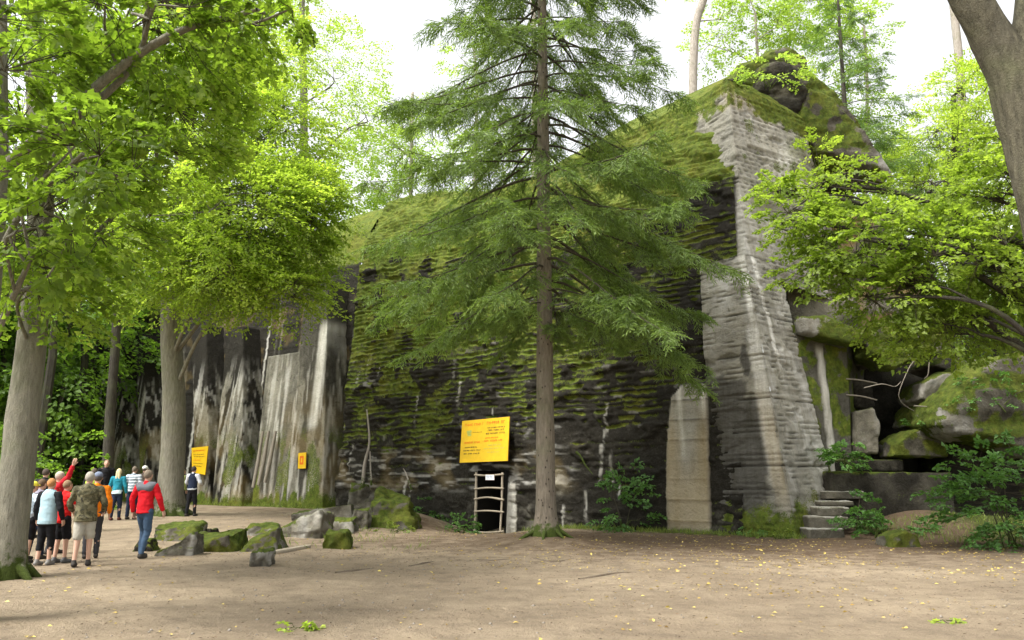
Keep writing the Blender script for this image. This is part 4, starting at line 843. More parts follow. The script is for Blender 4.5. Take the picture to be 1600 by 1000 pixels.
# steps
st = thing('stone_steps', 'five rough stone steps climbing beside the pale buttress', 'steps', ground_px(1292, 842))
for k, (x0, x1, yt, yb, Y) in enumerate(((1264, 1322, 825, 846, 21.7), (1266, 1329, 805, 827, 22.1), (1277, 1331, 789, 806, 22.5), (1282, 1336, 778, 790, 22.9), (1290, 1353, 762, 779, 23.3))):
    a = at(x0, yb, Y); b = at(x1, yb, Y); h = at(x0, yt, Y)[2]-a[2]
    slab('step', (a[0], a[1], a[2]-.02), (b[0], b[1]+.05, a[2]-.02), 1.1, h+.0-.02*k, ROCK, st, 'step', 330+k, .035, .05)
# door barrier, signs
def wp(px, py, d): s, z = wallpt(px, py, d); return loc(s, d+BAT*z, z)
DD = -.12
p = wp(762, 832, DD); br_ = thing('wooden_barrier', 'rough timber rungs nailed across the dark doorway below the large yellow board', 'barrier', p)
for (x0, x1, y0, y1, r) in ((744, 741, 738, 838, .045), (785, 781, 738, 838, .04)):
    mb = MB(); tube(mb, [wp(x0, y0, DD), wp((x0+x1)/2+1, (y0+y1)/2, DD), wp(x1, y1, DD)], r, 7, rough=.5, seed=x0); mb.obj('post', WOOD, br_)
for (y0, ym, y1) in ((742, 743, 741), (764, 762, 763), (780, 777, 781), (799, 798, 800), (831, 832, 830)):
    mb = MB(); tube(mb, curve([wp(741, y0, DD-.06), wp(762, ym, DD-.06), wp(787, y1, DD-.06)], 8), .034, 6, rough=.6, seed=ym); mb.obj('rung', WOOD, br_)
YEL = plain('yellow_enamel', (.70, .44, .012), .5, .28, 3.5); INK = plain('sign_ink_black', (.06, .045, .015), .6); RED = plain('sign_ink_red', (.70, .14, .01), .6); GRN = plain('sign_ink_green', (.42, .45, .10), .6)
WHT = plain('white_plate', (.75, .78, .80), .5, .06); BLU = plain('blue_ink', (.10, .17, .35), .6); RIM = plain('rusty_edge', (.20, .10, .03), .8)
def board(name, label, c00, c10, c11, c01, th=.03, mat=YEL):
    """corners bottom-left, bottom-right, top-right, top-left"""
    C4 = [np.asarray(q, float) for q in (c00, c10, c11, c01)]; t = thing(name, label, 'sign', (C4[0]+C4[1])/2)
    nrm = unit(np.cross(C4[1]-C4[0], C4[3]-C4[0])); nrm = nrm if nrm[1] < 0 else -nrm
    V = C4+[q-nrm*th for q in C4]; fs = np.array([(0, 1, 2, 3), (7, 6, 5, 4), (4, 5, 1, 0), (5, 6, 2, 1), (6, 7, 3, 2), (7, 4, 0, 3)])
    meshobj('panel', V, [fs], mat, t, smooth=False); e = [C4[0]+(C4[1]-C4[0])*0]
    rim = MB()
    for i in range(4): tube(rim, [C4[i]-nrm*th, C4[(i+1) % 4]-nrm*th], .012, 4)
    rim.obj('edge', RIM, t)
    def P(u, v, off=.004): return bil(*C4)(np.array([u]), np.array([v]))[0]+nrm*off
    return t, P
def words(t, P, rows, seed=0):
    rs = np.random.RandomState(seed); cnt = 0
    for (mat, u0, u1, v, h) in rows:
        u = u0
        while u < u1-.01:
            wl = min(rs.uniform(3, 7)*h*.62, u1-u); k = max(1, int(wl/(h*.5))); mb = MB()
            for q in range(k):            # letter strokes
                a = u+wl*q/k; b = a+wl/k*.72
                for (x0, x1, y0, y1) in ((a, a+(b-a)*.32, v, v+h), (a, b, v+h*(.78 if rs.rand() > .4 else .38), v+h*(1. if rs.rand() > .4 else .62)), *(((b-(b-a)*.3, b, v, v+h*rs.uniform(.5, 1)),) if rs.rand() > .4 else ())):
                    off = .004+.0006*len(mb.V) % .002; mb.add([P(x0, y0, off), P(x1, y0, off), P(x1, y1, off), P(x0, y1, off)], np.array([(0, 1, 2, 3)]))
            mb.obj('word', mat, t, smooth=False); u += wl+h*.5
sd_ = -.17
t, P = board('warning_board', 'large yellow warning board on the mossy wall above the dark doorway', wp(718, 723, sd_), wp(793, 720, sd_), wp(796, 651, sd_), wp(722, 658, sd_))
words(t, P, [(RED, .07, .47, .86, .06), (RED, .54, .92, .86, .07), (INK, .55, .93, .765, .032), (INK, .57, .90, .70, .04), (INK, .53, .93, .625, .04), (INK, .25, .45, .69, .018), (RED, .52, .80, .53, .03), (RED, .50, .88, .455, .045),
   (RED, .08, .42, .44, .05), (INK, .10, .36, .335, .03), (INK, .07, .44, .26, .032), (INK, .08, .42, .185, .032), (GRN, .58, .86, .36, .03), (GRN, .50, .92, .285, .03), (GRN, .57, .82, .20, .025)], 1)
mb = MB()
for (u0, u1, v) in ((.12, .22, .70), (.13, .2, .66), (.14, .22, .62)): mb.add([P(u0, v), P(u1, v), P(u1, v+.06), P(u0, v+.05)], np.array([(0, 1, 2, 3)]))
mb.obj('pictogram', GRN, t, smooth=False)
pd = -.55
t, P = board('warning_board', 'yellow notice board on the dark wall behind the person in a navy vest', wp(300, 738, pd), wp(320, 742, pd), wp(325, 697, pd), wp(299, 700, pd))
words(t, P, [(RED, .1, .85, .84, .05), (INK, .12, .8, .70, .03), (INK, .15, .85, .62, .03), (RED, .1, .6, .48, .04), (INK, .12, .8, .36, .03), (INK, .12, .7, .26, .03)], 2)
t, P = board('number_plate', 'small yellow number plate on the pale stained pilaster', wp(465, 732, -.35), wp(477, 732, -.35), wp(478, 707, -.35), wp(466, 708, -.35))
mb = MB()
for (x0, x1, y0, y1) in ((.22, .38, .25, .8), (.22, .7, .66, .8), (.55, .72, .25, .8), (.22, .7, .25, .38)): mb.add([P(x0, y0), P(x1, y0), P(x1, y1), P(x0, y1)], np.array([(0, 1, 2, 3)]))
mb.obj('lettering', RED, t, smooth=False)
t, P = board('notice_plate', 'small white notice hanging from the top rung of the doorway barrier', wp(758.5, 750, DD-.12), wp(772, 750, DD-.12), wp(772, 741.5, DD-.12), wp(758.5, 741.5, DD-.12), .01, WHT)
words(t, P, [(BLU, .1, .9, .62, .16), (BLU, .15, .8, .3, .14)], 4)
TWIG2 = plain('ground_root', (.13, .10, .07), .9, .4, 20)
# roots on walls and ground
def root_thing(label, pts, r, mat=ROOTW, group=None, name='tree_root', n=14, cat='root'):
    c = np.asarray(pts[0], float); mb = MB(); k = curve(pts, n); tube(mb, k-c, np.linspace(r, r*.35, len(k)), 6, rough=.6, seed=int(abs(c[0]*10))); o = mb.obj(name, mat); o.location = c; return tag(o, label, cat, group)
root_thing('thin pale root crawling up the wall above the mossy boulders', [wp(566, 762, -.25), wp(570, 725, -.2), wp(577, 690, -.2), wp(573, 640, -.2)], .09, BARK_P)
root_thing('second pale root beside the one above the mossy boulders', [wp(580, 758, -.25), wp(579, 735, -.2), wp(578, 705, -.2)], .05, BARK_P)
root_thing('bent pale stick against the wall right of the boulders', [wp(643, 765, -.25), wp(634, 740, -.2), wp(630, 732, -.2)], .04, BARK_P)
root_thing('pale crooked root on the black wall right of the spruce trunk', [wp(900, 706, -.15), wp(908, 714, -.12), wp(914, 726, -.15), wp(926, 741, -.15)], .045, BARK_P)
HL = ['longest bleached root, curving down through the black hollow', 'short pale twig hanging just under the fallen mossy slab tip', 'short pale root crossing the top of the longest bleached root', 'pale root running sideways from the iron bars into the hollow', 'low pale root reaching right towards the rounded rock']
RL = ['half-buried root left of the spruce foot, shortest of the three in a row', 'half-buried root straight in front of the doorway', 'half-buried root at the very foot of the spruce', 'half-buried root on the sand before the tall pale panel', 'half-buried root close to the base of the pale buttress', 'thin half-buried root between the square mossy block and foreground sand', 'half-buried root in the open sand right of the spruce, nearest the camera']
for k, q in enumerate(([(1432, 560), (1422, 572), (1410, 598), (1404, 618), (1412, 632), (1428, 642)], [(1452, 566), (1450, 585), (1444, 592)], [(1412, 540), (1424, 562), (1438, 570)], [(1350, 606), (1378, 600), (1398, 604), (1408, 596)], [(1428, 634), (1452, 636), (1470, 640)])):
    root_thing(HL[k], [at(a, b, 23.9+.1*i) for i, (a, b) in enumerate(q)], .019, ROOTW, 'bleached roots in the black hollow')
for k, q in enumerate((((640, 885), (665, 880), (690, 876)), ((745, 875), (770, 876), (800, 873)), ((835, 873), (868, 878), (905, 870)), ((1030, 876), (1070, 880), (1105, 884)), ((1150, 848), (1180, 852), (1215, 850)), ((525, 895), (560, 891), (600, 886)), ((905, 905), (960, 896), (1010, 893)))):
    pts = [ground_px(a, b)-(0, 0, .02) for a, b in q]; pts[1][2] += .02
    root_thing(RL[k], pts, .035, TWIG2, 'roots surfacing in front of the spruce')
# plants
def gpt(px, py): return ground_px(px, py)
bush('elder_bush', 'bright green bush at the foot of the black wall, right of the spruce', gpt(978, 830), (.85, .6, 1.35), 75, 41, LEAF_U, .13, .42, nl=24, rise=.45)
bush('raspberry_bush', 'largest leafy bush, spreading at the right edge below the mossy block', gpt(1590, 858), (1.75, 1.1, 1.6), 220, 42, LEAF_U, .13, .45, nl=24, rise=.55)
bush('nettle_patch', 'green nettles on the slope between the big boulder and the doorway', gpt(690, 812), (.95, .9, .75), 75, 43, LEAF_U, .11, .32, 'plant', rise=.4)
bush('nettle_patch', 'lower nettles just left of the doorway', gpt(718, 832), (.55, .6, .45), 34, 44, LEAF_U, .1, .28, 'plant', rise=.4)
bush('nettle_patch', 'upper nettles close behind the big boulder', gpt(664, 800)+(0, .5, .15), (.6, .5, .6), 34, 45, LEAF_U, .1, .28, 'plant', rise=.4)
bush('elder_bush', 'leafy plant hugging the right edge of the stone steps', at(1352, 830, 22.2), (.32, .45, .8), 32, 46, LEAF_U, .11, .3, 'plant', rise=.6)
bush('elder_bush', 'bright plant at the top of the steps beside the pale stripe', at(1322, 728, 23.2), (.55, .4, .5), 34, 47, LEAF_U, .13, .3, 'plant', rise=.4, tone=.25)
bush('ivy_patch', 'leafy growth spilling over the face of the huge moss-covered block', at(1555, 640, 22.9), (1.3, .5, 1.0), 70, 50, LEAF_U, .08, .3, 'plant', rise=.3, tone=.1)
bush('fern', 'small fern growing on the low mossy mound', at(1440, 668, 24.4), (.5, .4, .28), 18, 48, LEAF_U, .1, .28, 'plant', rise=.3)
bush('low_plant', 'ground plant trailing below the landing slab', gpt(1405, 845)+(0, .9, .1), (1.5, .6, .5), 60, 49, LEAF_U, .09, .28, 'plant', rise=.3)
for k, (px, py, r, lb) in enumerate(((1072, 826, .32, 'tiny plant below the tall pale panel'), (1120, 832, .38, 'small weed right of the tall pale panel'), (1170, 838, .3, 'small weed below the blackened buttress'), (1215, 842, .3, 'small weed at the buttress corner'), (272, 803, .6, 'green weeds around the foot of the pale trunk'), (620, 832, .4, 'flat green weeds in front of the biggest boulder'))):
    bush('weed', lb, gpt(px, py), (r*1.4, r, r*.7), 16, 60+k, GRASS if k % 2 else LEAF_U, .08, .2, 'plant', rise=.3, nl=24, tone=.1)
for (px, py, r, lb) in ((470, 982, .17, 'fresh green leafy sprig dropped on the sand in the foreground'), (1478, 972, .085, 'small fallen green sprig on the sand at right')):
    bush('fallen_sprig', lb, gpt(px, py), (r*1.15, r, r*.3), 9 if r > .1 else 4, 71, LEAF_A, .065, .11, 'sprig', rise=.4, nl=12, stems=3, tone=.2, droop=.1)
# grass, moss and litter that nobody could count
def scatter(name, label, cat, n, gen, mat, L, W, stand, seed, curl=.2):
    rs = np.random.RandomState(seed); P = gen(rs, n); k = len(P); A = rs.normal(size=(k, 3)); A[:, 2] = stand*(1+.3*rs.rand(k)) if stand else .15*rs.rand(k)
    Nn = rs.normal(0, .35, (k, 3))+((0, 0, 1) if not stand else 0); mb = MB(); l = L*rs.uniform(.5, 1.4, k); leaves(mb, P, A, Nn, l, W*l/L, rs.rand(k), 4, curl, 0)
    o = mb.obj(name, mat, None, smooth=False); tag(o, label, cat, kind='stuff')
def on_ground(x, y, dz=.006): return np.stack((x, y, gh(x, y)+dz), -1)
def g_leaf(rs, n):
    x = np.concatenate((rs.normal(6.5, 4.5, int(n*.6)), rs.uniform(-9, 14, int(n*.4)))); y = np.concatenate((rs.normal(16.5, 3.5, int(n*.6)), rs.uniform(7, 30, int(n*.4)))); m = ((x-CX)*E2[0]+(y-CY)*E2[1] < -.1) & (y > 6.5) & (fbm(N3(x*.5, y*.5), 3, 14)+.35*rs.rand(len(x)) > .62); return on_ground(x[m], y[m], .012)
scatter('fallen_leaves', 'small yellow fallen leaves strewn over the trodden sand', 'fallen leaves', 4200, g_leaf, LITTER, .06, .035, 0, 5)
def g_bits(rs, n):
    x = np.concatenate((rs.normal(2, 6, n//2), rs.uniform(-12, 14, n//2))); y = np.concatenate((rs.normal(20, 3.2, n//2), 6.5+25*rs.rand(n//2)**1.6)); m = ((x-CX)*E2[0]+(y-CY)*E2[1] < -.1) & (y > 6.3) & (fbm(N3(x*.7, y*.7), 3, 15)+.4*rs.rand(len(x)) > .62); return on_ground(x[m], y[m], .008)
scatter('forest_litter', 'brown needles, bark bits and tiny twigs scattered on the sand', 'litter', 26000, g_bits, DEADW, .045, .012, 0, 6)
def g_grass(rs, n):
    s = rs.uniform(-.3, 9, n); w_ = np.where(fbm(N3(s*1.2, 0*s), 2, 3) > .45, 1, .35); keepg = rs.rand(n) < .45; s = s[keepg]; w_ = w_[keepg]; d = -rs.rand(len(s))**1.5*.7*w_; P = loc(s, d, 0); P[:, 2] = gh(P[:, 0], P[:, 1]); 
    s2 = rs.uniform(20, 44, n//2); Q_ = loc(s2, -rs.rand(n//2)**1.5*.8, 0); Q_[:, 2] = gh(Q_[:, 0], Q_[:, 1])
    x = rs.uniform(-6.5, -2, n//4); y = rs.uniform(18, 27, n//4); m = fbm(N3(x*1.1, y*1.1), 2, 4) > .56; R_ = on_ground(x[m], y[m], 0)
    x = rs.uniform(10, 18, n//2); y = rs.uniform(19.5, 23, n//2); m = (y > 19.6+.5*np.sin(x*2)) ; T_ = on_ground(x[m], y[m], 0)
    return np.concatenate((P, Q_, R_, T_))
scatter('grass', 'short grass and weeds along the foot of the walls and stones', 'grass', 5200, g_grass, GRASS, .17, .014, 1.6, 7)
def g_ledge(rs, n):
    px = rs.uniform(1245, 1345, n); y = 500+22*((px-1245)/100)**1.2+rs.uniform(-3, 6, n); return np.array([at(a, b, 24.2+.8*rs.rand()) for a, b in zip(px, y)])
scatter('ledge_grass', 'bright grass tuft topping the mossy ledge above the wing wall', 'grass', 1500, g_ledge, GRASS, .13, .014, .9, 8)
def g_moss(rs, n):                    # moss tufts along the roof edge of the bunker
    s = rs.uniform(1, 19.6, n); q = rs.uniform(.70, .90, n)*LSEG[-1]; u = (s-1.6)/18.0; P = f(np.clip(u, 0, 1)[:, None], (q/LSEG[-1])[:, None]).reshape(-1, 3); return P+rs.normal(0, .04, P.shape)
scatter('roof_moss_grass', 'yellow-green grass and moss fringe along the bunker roof', 'grass', 7000, g_moss, GRASS, .22, .02, 1.1, 9)

def gravel():
    rs = np.random.RandomState(91); n = 3800; x = rs.uniform(-10, 13, n); y = 6.3+20*rs.rand(n)**1.7; m = (fbm(N3(x*.8, y*.8), 3, 16)+.3*rs.rand(n) > .6) & ((x-CX)*E2[0]+(y-CY)*E2[1] < -.3); x = x[m]; y = y[m]; k = len(x)
    r = (.008+.022*rs.rand(k)**3)[:, None, None]; O = np.array([(1, 0, 0), (0, 1, 0), (-1, 0, 0), (0, -1, 0), (0, 0, .7), (0, 0, -.5)], float)[None]*(1+.35*rs.normal(size=(k, 6, 1))*.6)
    V = on_ground(x, y, .002)[:, None]+O*r; T = np.array([(0, 1, 4), (1, 2, 4), (2, 3, 4), (3, 0, 4), (1, 0, 5), (2, 1, 5), (3, 2, 5), (0, 3, 5)]); mb = MB(); mb.add(V, (np.arange(k)[:, None, None]*6+T[None]).reshape(-1, 3), np.repeat(rs.rand(k), 6))
    o = mb.obj('gravel', [plain('gravel_stone', (.24, .21, .17), .9, .5, 3)], None); tag(o, 'loose gravel and small pebbles on the trodden sand', 'gravel', kind='stuff')
gravel()
# ================================================================ PEOPLE
SKIN = plain('skin', (.55, .34, .25), .55, .08, 8); fab = {}
def cloth(name, c, var=.18, sc=9):
    if name not in fab: fab[name] = plain('fabric_'+name, c, .85, var, sc, .15)
    return fab[name]
def pattern_cloth(name, kind, c1, c2, c3=None):
    if name in fab: return fab[name]
    m, n, b, _ = new_mat('fabric_'+name)
    if kind == 'stripe':
        wv = nd(n, 'ShaderNodeTexWave', Scale=3.3, Distortion=.6); wv.bands_direction = 'Z'; tc = nd(n, 'ShaderNodeTexCoord'); n.links.new(tc.outputs['Object'], wv.inputs['Vector'])
        c = ramp(n, wv.outputs['Fac'], [(.45, c1), (.55, c2)])
    else:
        c = mix(n, ramp(n, nz(n, 11, 3, .6), [(.46, 0.), (.5, 1.)]), c1, c2); c = mix(n, ramp(n, nz(n, 17, 3, .6), [(.58, 0.), (.62, 1.)]), c, c3)
    n.links.new(c, b.inputs['Base Color']); b.inputs['Roughness'].default_value = .9; fab[name] = m; return m
def cap_mesh(a, b, ra, rb, flat=1., n=12, cut=False):
    a = np.asarray(a, float); b = np.asarray(b, float); L = np.linalg.norm(b-a); T, A, B = frame_of(((b-a)/max(L, 1e-6))[None]); T, A, B = T[0], A[0], B[0]
    prof = [(-ra*cos(t), ra*sin(t)) for t in np.linspace(.12, pi/2, 4)]+[(L+rb*sin(t), rb*cos(t)) for t in np.linspace(0, pi/2-.12, 4)]
    if cut: prof[:4] = [(0., ra*.5), (0., ra*.97), (.012, ra)]
    th = np.arange(n)*2*pi/n; V = [a+T*h+(A*cos(t)*flat+B*sin(t))*r for (h, r) in prof for t in th]; k = len(prof)
    fs = [(i*n+j, i*n+(j+1) % n, (i+1)*n+(j+1) % n, (i+1)*n+j) for i in range(k-1) for j in range(n)]+[tuple(range(n))[::-1], tuple((k-1)*n+j for j in range(n))]
    return V, fs
def ell(c, r, n=14, m=9):
    c = np.asarray(c, float); V = []; fs = []
    ph = np.linspace(.15, pi-.15, m)
    for p_ in ph: V += [c+np.array((r[0]*sin(p_)*cos(t), r[1]*sin(p_)*sin(t), r[2]*cos(p_))) for t in np.arange(n)*2*pi/n]
    fs = [(i*n+j, (i+1)*n+j, (i+1)*n+(j+1) % n, i*n+(j+1) % n) for i in range(m-1) for j in range(n)]+[tuple(range(n)), tuple((m-1)*n+j for j in range(n))[::-1]]
    return V, fs
def bake(pieces, vox, sm=2):
    V = []; fs = []; n = 0
    for v, f_ in pieces: V += list(v); fs += [tuple(i+n for i in q) for q in f_]; n += len(v)
    return remesh((V, fs), vox, sm)
def person(label, px, Y, h, face, top, bottom, shoes=(.05, .045, .04), hair=(.2, .17, .14), hat=None, sleeve='long', hem=.84, leg='long', stride=.05, armL=None, armR=None, pack=None, yoke=None, longhair=False, trim=None, group='visitors gathered at the end of the wall', lean=0, topmat=None, girth=1., py=None, legskin=None, hood=None, headturn=0, vest=None):
    x = (px-800)/F/1.025*Y; base = np.array((x, Y, float(gh(x, Y)))); k = h/1.75
    rr = np.random.RandomState(len(label)*7+int(px)); face = face+rr.uniform(-.25, .25)
    if stride == .05: stride = float(rr.choice([-.09, -.04, .03, .08]))
    if armL is None and armR is None and rr.rand() < .6:
        armL = ((-.27, -.01, 1.16), (-.21, .17, 1.02+.1*rr.rand())); armR = armL and (((.27, -.01, 1.16), (.2, .18, 1.05)) if rr.rand() < .5 else None)
    root = thing('person', label, 'person', base, group, rz=-face)
    Rz = np.array(((cos(-face), -sin(-face), 0), (sin(-face), cos(-face), 0), (0, 0, 1)))
    def put(nm, pieces, mat, vox, sm=2, fold=0, seed=1):
        V, Q = bake(pieces, vox, sm); N = vnormals(V, Q)
        if ((V-V.mean(0))*N).sum() < 0: N = -N; Q = Q[:, ::-1]
        if fold: V = V+N*(fold*(fbm(V*np.array((9, 9, 6))+seed, 3, 5)-.5)+fold*.6*(1-np.abs(2*fbm(V*np.array((6, 6, 14))+seed, 2, 6)-1)-.8))[:, None]
        return meshobj(nm, (V*k)@Rz.T+base, [Q], mat, root)
    g = girth; lz = lambda z: lean*(z-.9)
    hip = [np.array((s*.085, 0, .92)) for s in (-1, 1)]; ank = [np.array((-.10, stride, .09)), np.array((.10, -stride, .09+.35*max(0, stride-.12)))]
    kne = [(hip[i]+ank[i])/2+np.array((0, .03+.05*(abs(stride) > .12), .02)) for i in (0, 1)]
    sh = [np.array((s*.185*(.5+.5*g), lz(1.42), 1.42)) for s in (-1, 1)]
    arms = []
    for i, (s, ov) in enumerate(((-1, armL), (1, armR))):
        e, w_ = (np.array((s*.26*g, lz(1.42)-.02, 1.14)), np.array((s*.27*g, .07+lz(1.42), .90))) if ov is None else map(np.array, ov); arms.append((sh[i], e, w_))
    hc = np.array((0, lz(1.6)+.015, 1.625))
    ct, st_ = cos(headturn), sin(headturn)
    def hr(v): v = np.asarray(v, float); return hc+np.array((v[0]*ct+v[1]*st_, -v[0]*st_+v[1]*ct, v[2]))
    sk_ = [ell(hc, (.074, .092, .112)), cap_mesh(hr((0, .03, -.07)), hr((0, .055, -.075)), .042, .03), cap_mesh(hr((0, .088, .0)), hr((0, .105, -.025)), .010, .016), cap_mesh(hr((-.03, .083, .022)), hr((.03, .083, .022)), .012, .012), cap_mesh(hr((-.018, .085, -.055)), hr((.018, .085, -.055)), .010, .010),
           ell(hr((-.078, 0, 0)), (.012, .02, .032), 8, 6), ell(hr((.078, 0, 0)), (.012, .02, .032), 8, 6), cap_mesh((0, lz(1.45)-.01, 1.40), (0, lz(1.6), 1.56), .062, .052),
           cap_mesh((0, 0, .95), (0, lz(1.3), 1.28), .115*g, .125*g, .72), cap_mesh(sh[0], sh[1], .06, .06)]
    for (a, e, w_) in arms:
        s = np.sign(a[0]); sk_ += [cap_mesh(a, e, .048, .038), cap_mesh(e, w_, .037, .026)]
        d = unit(w_-e); palm = w_+d*.075; fwd = unit(np.array((0, 1., 0))-d*d[1]+1e-6); inn = unit(np.cross(d, fwd))*(-1 if np.cross(d, fwd)[0]*s > 0 else 1)
        sk_.append(cap_mesh(w_+fwd*.018, palm+fwd*.022, .020, .020)); sk_.append(cap_mesh(w_-fwd*.012, palm-fwd*.026, .019, .018))
        for q, (o_f, ln) in enumerate(((.036, .068), (.013, .078), (-.011, .073), (-.034, .056))):
            b0 = palm+fwd*o_f; b1 = b0+(d*.85+inn*.25)*ln*.55; b2 = b1+(d*.7+inn*.7)*ln*.5; sk_ += [cap_mesh(b0, b1, .0095, .009, n=8), cap_mesh(b1, b2, .009, .0075, n=8)]
        t0 = w_+d*.02+fwd*.03; t1 = t0+(d*.6+fwd*.7+inn*.2)*.04; sk_ += [cap_mesh(t0, t1, .013, .011, n=8), cap_mesh(t1, t1+(d*.85+fwd*.3+inn*.3)*.035, .0105, .009, n=8)]
    for i in (0, 1):
        sk_ += [cap_mesh(hip[i], kne[i], .078, .056), cap_mesh(kne[i]-(0, .012, .02), ank[i], .055, .036), cap_mesh(ank[i]+(0, -.02, -.03), ank[i]+(0, .13, -.05), .036, .032)]
    put('body', sk_, SKIN, .0105, 1)
    T = []
    thick = .018
    T += [cap_mesh((0, -.005, hem), (0, lz(1.15), 1.15), .172*g, .155*g, .76, 18, True), cap_mesh((0, lz(1.15), 1.12), (0, lz(1.36), 1.34), .158*g, .165*g, .72, 18), cap_mesh(sh[0]*(.82, 1, 1)-(0, 0, .01), sh[1]*(.82, 1, 1)-(0, 0, .01), .078, .078)]
    T.append(cap_mesh((0, lz(1.45)-.01, 1.40), (0, lz(1.5)-.01, 1.475), .082, .068))
    if sleeve != 'none':
        for (a, e, w_) in arms:
            T.append(cap_mesh(a, e, .072, .060) if sleeve == 'long' else cap_mesh(a, a+(e-a)*.62, .070, .062))
            if sleeve == 'long': T.append(cap_mesh(e, e+(w_-e)*.88, .060, .046))
    put('jacket' if sleeve == 'long' else 'shirt', T, topmat or cloth(*top), .015, 1, .034)
    Bm = [cap_mesh((-.05, -.01, .90), (.05, -.01, .90), .125, .125, .9), cap_mesh((0, -.01, .90), (0, 0, 1.0), .14, .135, .8)]
    for i in (0, 1):
        Bm.append(cap_mesh(hip[i], kne[i], .098, .078))
        if leg == 'long': Bm.append(cap_mesh(kne[i], ank[i]+(0, 0, .03), .074, .056))
        elif leg == 'capri': Bm.append(cap_mesh(kne[i], kne[i]+(ank[i]-kne[i])*.45, .074, .064))
        else: Bm[-1] = cap_mesh(hip[i], kne[i]+(0, 0, .03), .102, .092)
    put('trousers' if leg == 'long' else 'shorts', Bm, cloth(*bottom), .016, 1, .03, 4)
    for i in (0, 1): put('shoe', [cap_mesh(ank[i]+(0, -.035, -.04), ank[i]+(0, .14, -.052), .046, .040, 1.), cap_mesh(ank[i]+(0, 0, -.03), ank[i]+(0, 0, .02), .046, .044), cap_mesh(ank[i]+(0, .05, -.035), ank[i]+(0, .12, -.05), .042, .038)], cloth('shoe%.2f%.2f' % shoes[:2], shoes), .014, 1)
    H_ = [ell(hr((0, -.018, .022)), (.084, .098, .104))]
    if longhair: H_ += [cap_mesh(hr((-.03, -.06, 0)), hr((-.04, -.075, -.22)), .055, .045), cap_mesh(hr((.03, -.06, 0)), hr((.04, -.075, -.22)), .055, .045)]
    if hair is not None: put('hair', H_, cloth('hair%.2f%.2f' % hair[:2], hair, .35, 30), .013, 1, .012)
    if hat: put('cap', [ell(hr((0, -.008, .055)), (.092, .106, .085)), cap_mesh(hr((-.03, .07, .05)), hr((.03, .07, .05)), .045, .045, .3) if False else ell(hr((0, .105, .045)), (.06, .06, .012))], cloth(*hat), .012, 1)
    if yoke: put('yoke', [cap_mesh(sh[0]*(.86, 1, 1)+(0, -.012, .006), sh[1]*(.86, 1, 1)+(0, -.012, .006), .083, .083), cap_mesh((-.10, -.05, 1.38), (.10, -.05, 1.38), .085, .085)], cloth(*yoke), .014, 2, .008)
    if vest: put('vest', [cap_mesh((0, -.005, hem+.02), (0, lz(1.15), 1.15), .180*g, .165*g, .80, 18, True), cap_mesh((0, 0, 1.12), (0, 0, 1.36), .168*g, .168*g, .76, 18)], cloth(*vest), .016, 2, .018)
    if trim: put('hem', [cap_mesh((0, -.005, hem-.015), (0, -.005, hem+.03), .18*g, .178*g, .78, 18, True)], cloth(*trim), .012, 1)
    if hood: put('hood', [ell((0, -.085, 1.46), (.10, .05, .06))], cloth(*hood), .013, 2)
    if pack:
        pk = put('backpack', [cap_mesh((-.06, -.185, 1.02), (.06, -.185, 1.02), .10, .10, .8), cap_mesh((-.06, -.175, 1.36), (.06, -.175, 1.36), .085, .085, .8), cap_mesh((-.06, -.18, 1.05), (-.06, -.18, 1.33), .10, .09, .8), cap_mesh((.06, -.18, 1.05), (.06, -.18, 1.33), .10, .09, .8), cap_mesh((0, -.24, 1.05), (0, -.24, 1.17), .07, .06, .6)], cloth(*pack), .015, 2, .012)
    return root
BLK = ('black', (.012, .012, .014)); NAVY = ('navy', (.018, .026, .05)); GRY = ('grey', (.12, .125, .14)); DEN = ('denim', (.05, .085, .14)); KHA = ('khaki', (.40, .38, .32)); DKR = ('deep_grey', (.045, .045, .05))
CAMO = pattern_cloth('camouflage', 'camo', (.06, .055, .025), (.13, .115, .06), (.03, .028, .016)); STR = pattern_cloth('striped_knit', 'stripe', (.62, .66, .70), (.20, .25, .30))
person('walking person in a red jacket with grey shoulders and blue jeans', 229, 16.3, 1.78, .1, ('red', (.55, .012, .02)), DEN, stride=.13, yoke=GRY, hair=(.20, .16, .12), hem=.88, armL=((-.28, -.06, 1.15), (-.27, .0, .90)), armR=((.29, .04, 1.15), (.33, .12, .92)), girth=1.05, group=None)
person('person in a pale blue puffy vest, dark sleeves and black capri trousers, reddish hair', 79, 15.1, 1.62, .25, BLK, BLK, vest=('pale_blue', (.34, .48, .54)), leg='capri', hair=(.42, .20, .08), hem=.80, girth=1.08, shoes=(.2, .19, .18))
person('person in a sleeveless bright red top and black shorts', 104, 15.5, 1.58, .2, ('bright_red', (.70, .02, .02)), BLK, leg='short', sleeve='short', hair=(.25, .17, .10), shoes=(.12, .12, .12))
person('stocky person in a camouflage jacket and khaki shorts, grey hair', 138, 14.9, 1.74, -.15, BLK, KHA, topmat=CAMO, leg='short', hair=(.38, .35, .30), hem=.82, girth=1.2, armL=((-.30, .0, 1.15), (-.26, .16, 1.0)), armR=((.30, .0, 1.15), (.27, .16, 1.0)))
person('person in an orange rain jacket and grey-blue cap, behind the camouflage jacket', 151, 16.4, 1.74, -.3, ('orange', (.80, .22, .01)), DKR, hat=('slate_cap', (.16, .19, .26)), hair=(.1, .09, .08))
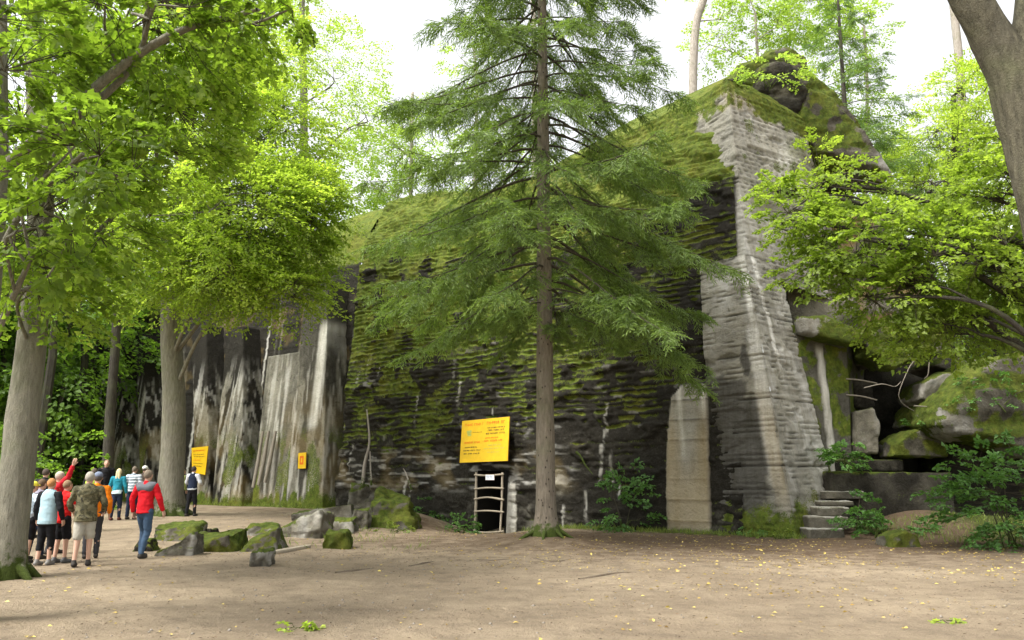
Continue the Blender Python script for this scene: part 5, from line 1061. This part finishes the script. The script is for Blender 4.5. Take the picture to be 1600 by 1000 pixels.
person('person in a red pullover pointing up with a raised right arm', 90, 17.6, 1.80, .9, ('crimson', (.48, .015, .025)), DKR, hair=(.42, .36, .30), armR=((.38, .12, 1.62), (.45, .18, 1.88)), headturn=-.8)
person('person in a grey-lavender jacket half hidden behind the pale blue vest', 64, 16.3, 1.62, .3, ('lavender', (.26, .24, .30)), NAVY, pack=('charcoal_pack', (.03, .03, .035)), hair=(.12, .08, .05), girth=1.05)
person('person in a white and blue top peeking out from behind the thick left trunk', 50, 15.6, 1.56, .3, ('white_blue', (.50, .60, .68)), BLK, leg='short', hair=(.1, .08, .06), hat=('yellow_cap', (.75, .70, .08)))
person('person in black with a black and lime backpack, farther back', 144, 22.5, 1.76, 0, BLK, BLK, hair=(.10, .08, .06), pack=('lime', (.35, .48, .05)), leg='long')
person('tall person in black with a bare head under the pale far trunk', 162, 29, 1.95, 2.9, BLK, BLK, hair=(.25, .16, .11))
person('dark-clothed person at the far left, behind the raised red arm', 68, 21, 1.80, .2, ('coal', (.02, .02, .022)), BLK, hair=(.08, .06, .05))
person('person with long blonde hair in a teal sweater with a white hem', 183, 25.8, 1.66, .1, ('teal', (.02, .20, .27)), NAVY, leg='long', hair=(.62, .52, .32), longhair=True, trim=('white_hem', (.55, .68, .72)), hem=.90, shoes=(.14, .05, .04))
person('person in a white and grey striped sweater and dark jeans', 207, 26.3, 1.74, .1, BLK, NAVY, topmat=STR, hair=(.16, .13, .10), hem=.90)
person('person wearing a white cap, mostly behind the striped sweater', 223, 28.0, 1.74, .1, ('brownish', (.06, .045, .035)), BLK, hat=('white_cap', (.7, .7, .66)), hair=(.1, .08, .06))
person('person in a navy vest over white sleeves, near the yellow notice board', 300, 28.2, 1.76, .2, ('white_sleeve', (.62, .64, .68)), BLK, hair=(.06, .05, .045), vest=NAVY, armL=((-.28, .02, 1.18), (-.2, .2, 1.1)), armR=((.28, .02, 1.18), (.2, .2, 1.1)), trim=('belt_white', (.5, .52, .55)), hem=.93, group='visitors by the notice board')
person('person in a pale lime shirt emerging from behind the pale trunk', 283, 29.6, 1.66, .6, ('lime_shirt', (.42, .48, .16)), BLK, hair=(.3, .24, .14), group='visitors by the notice board')
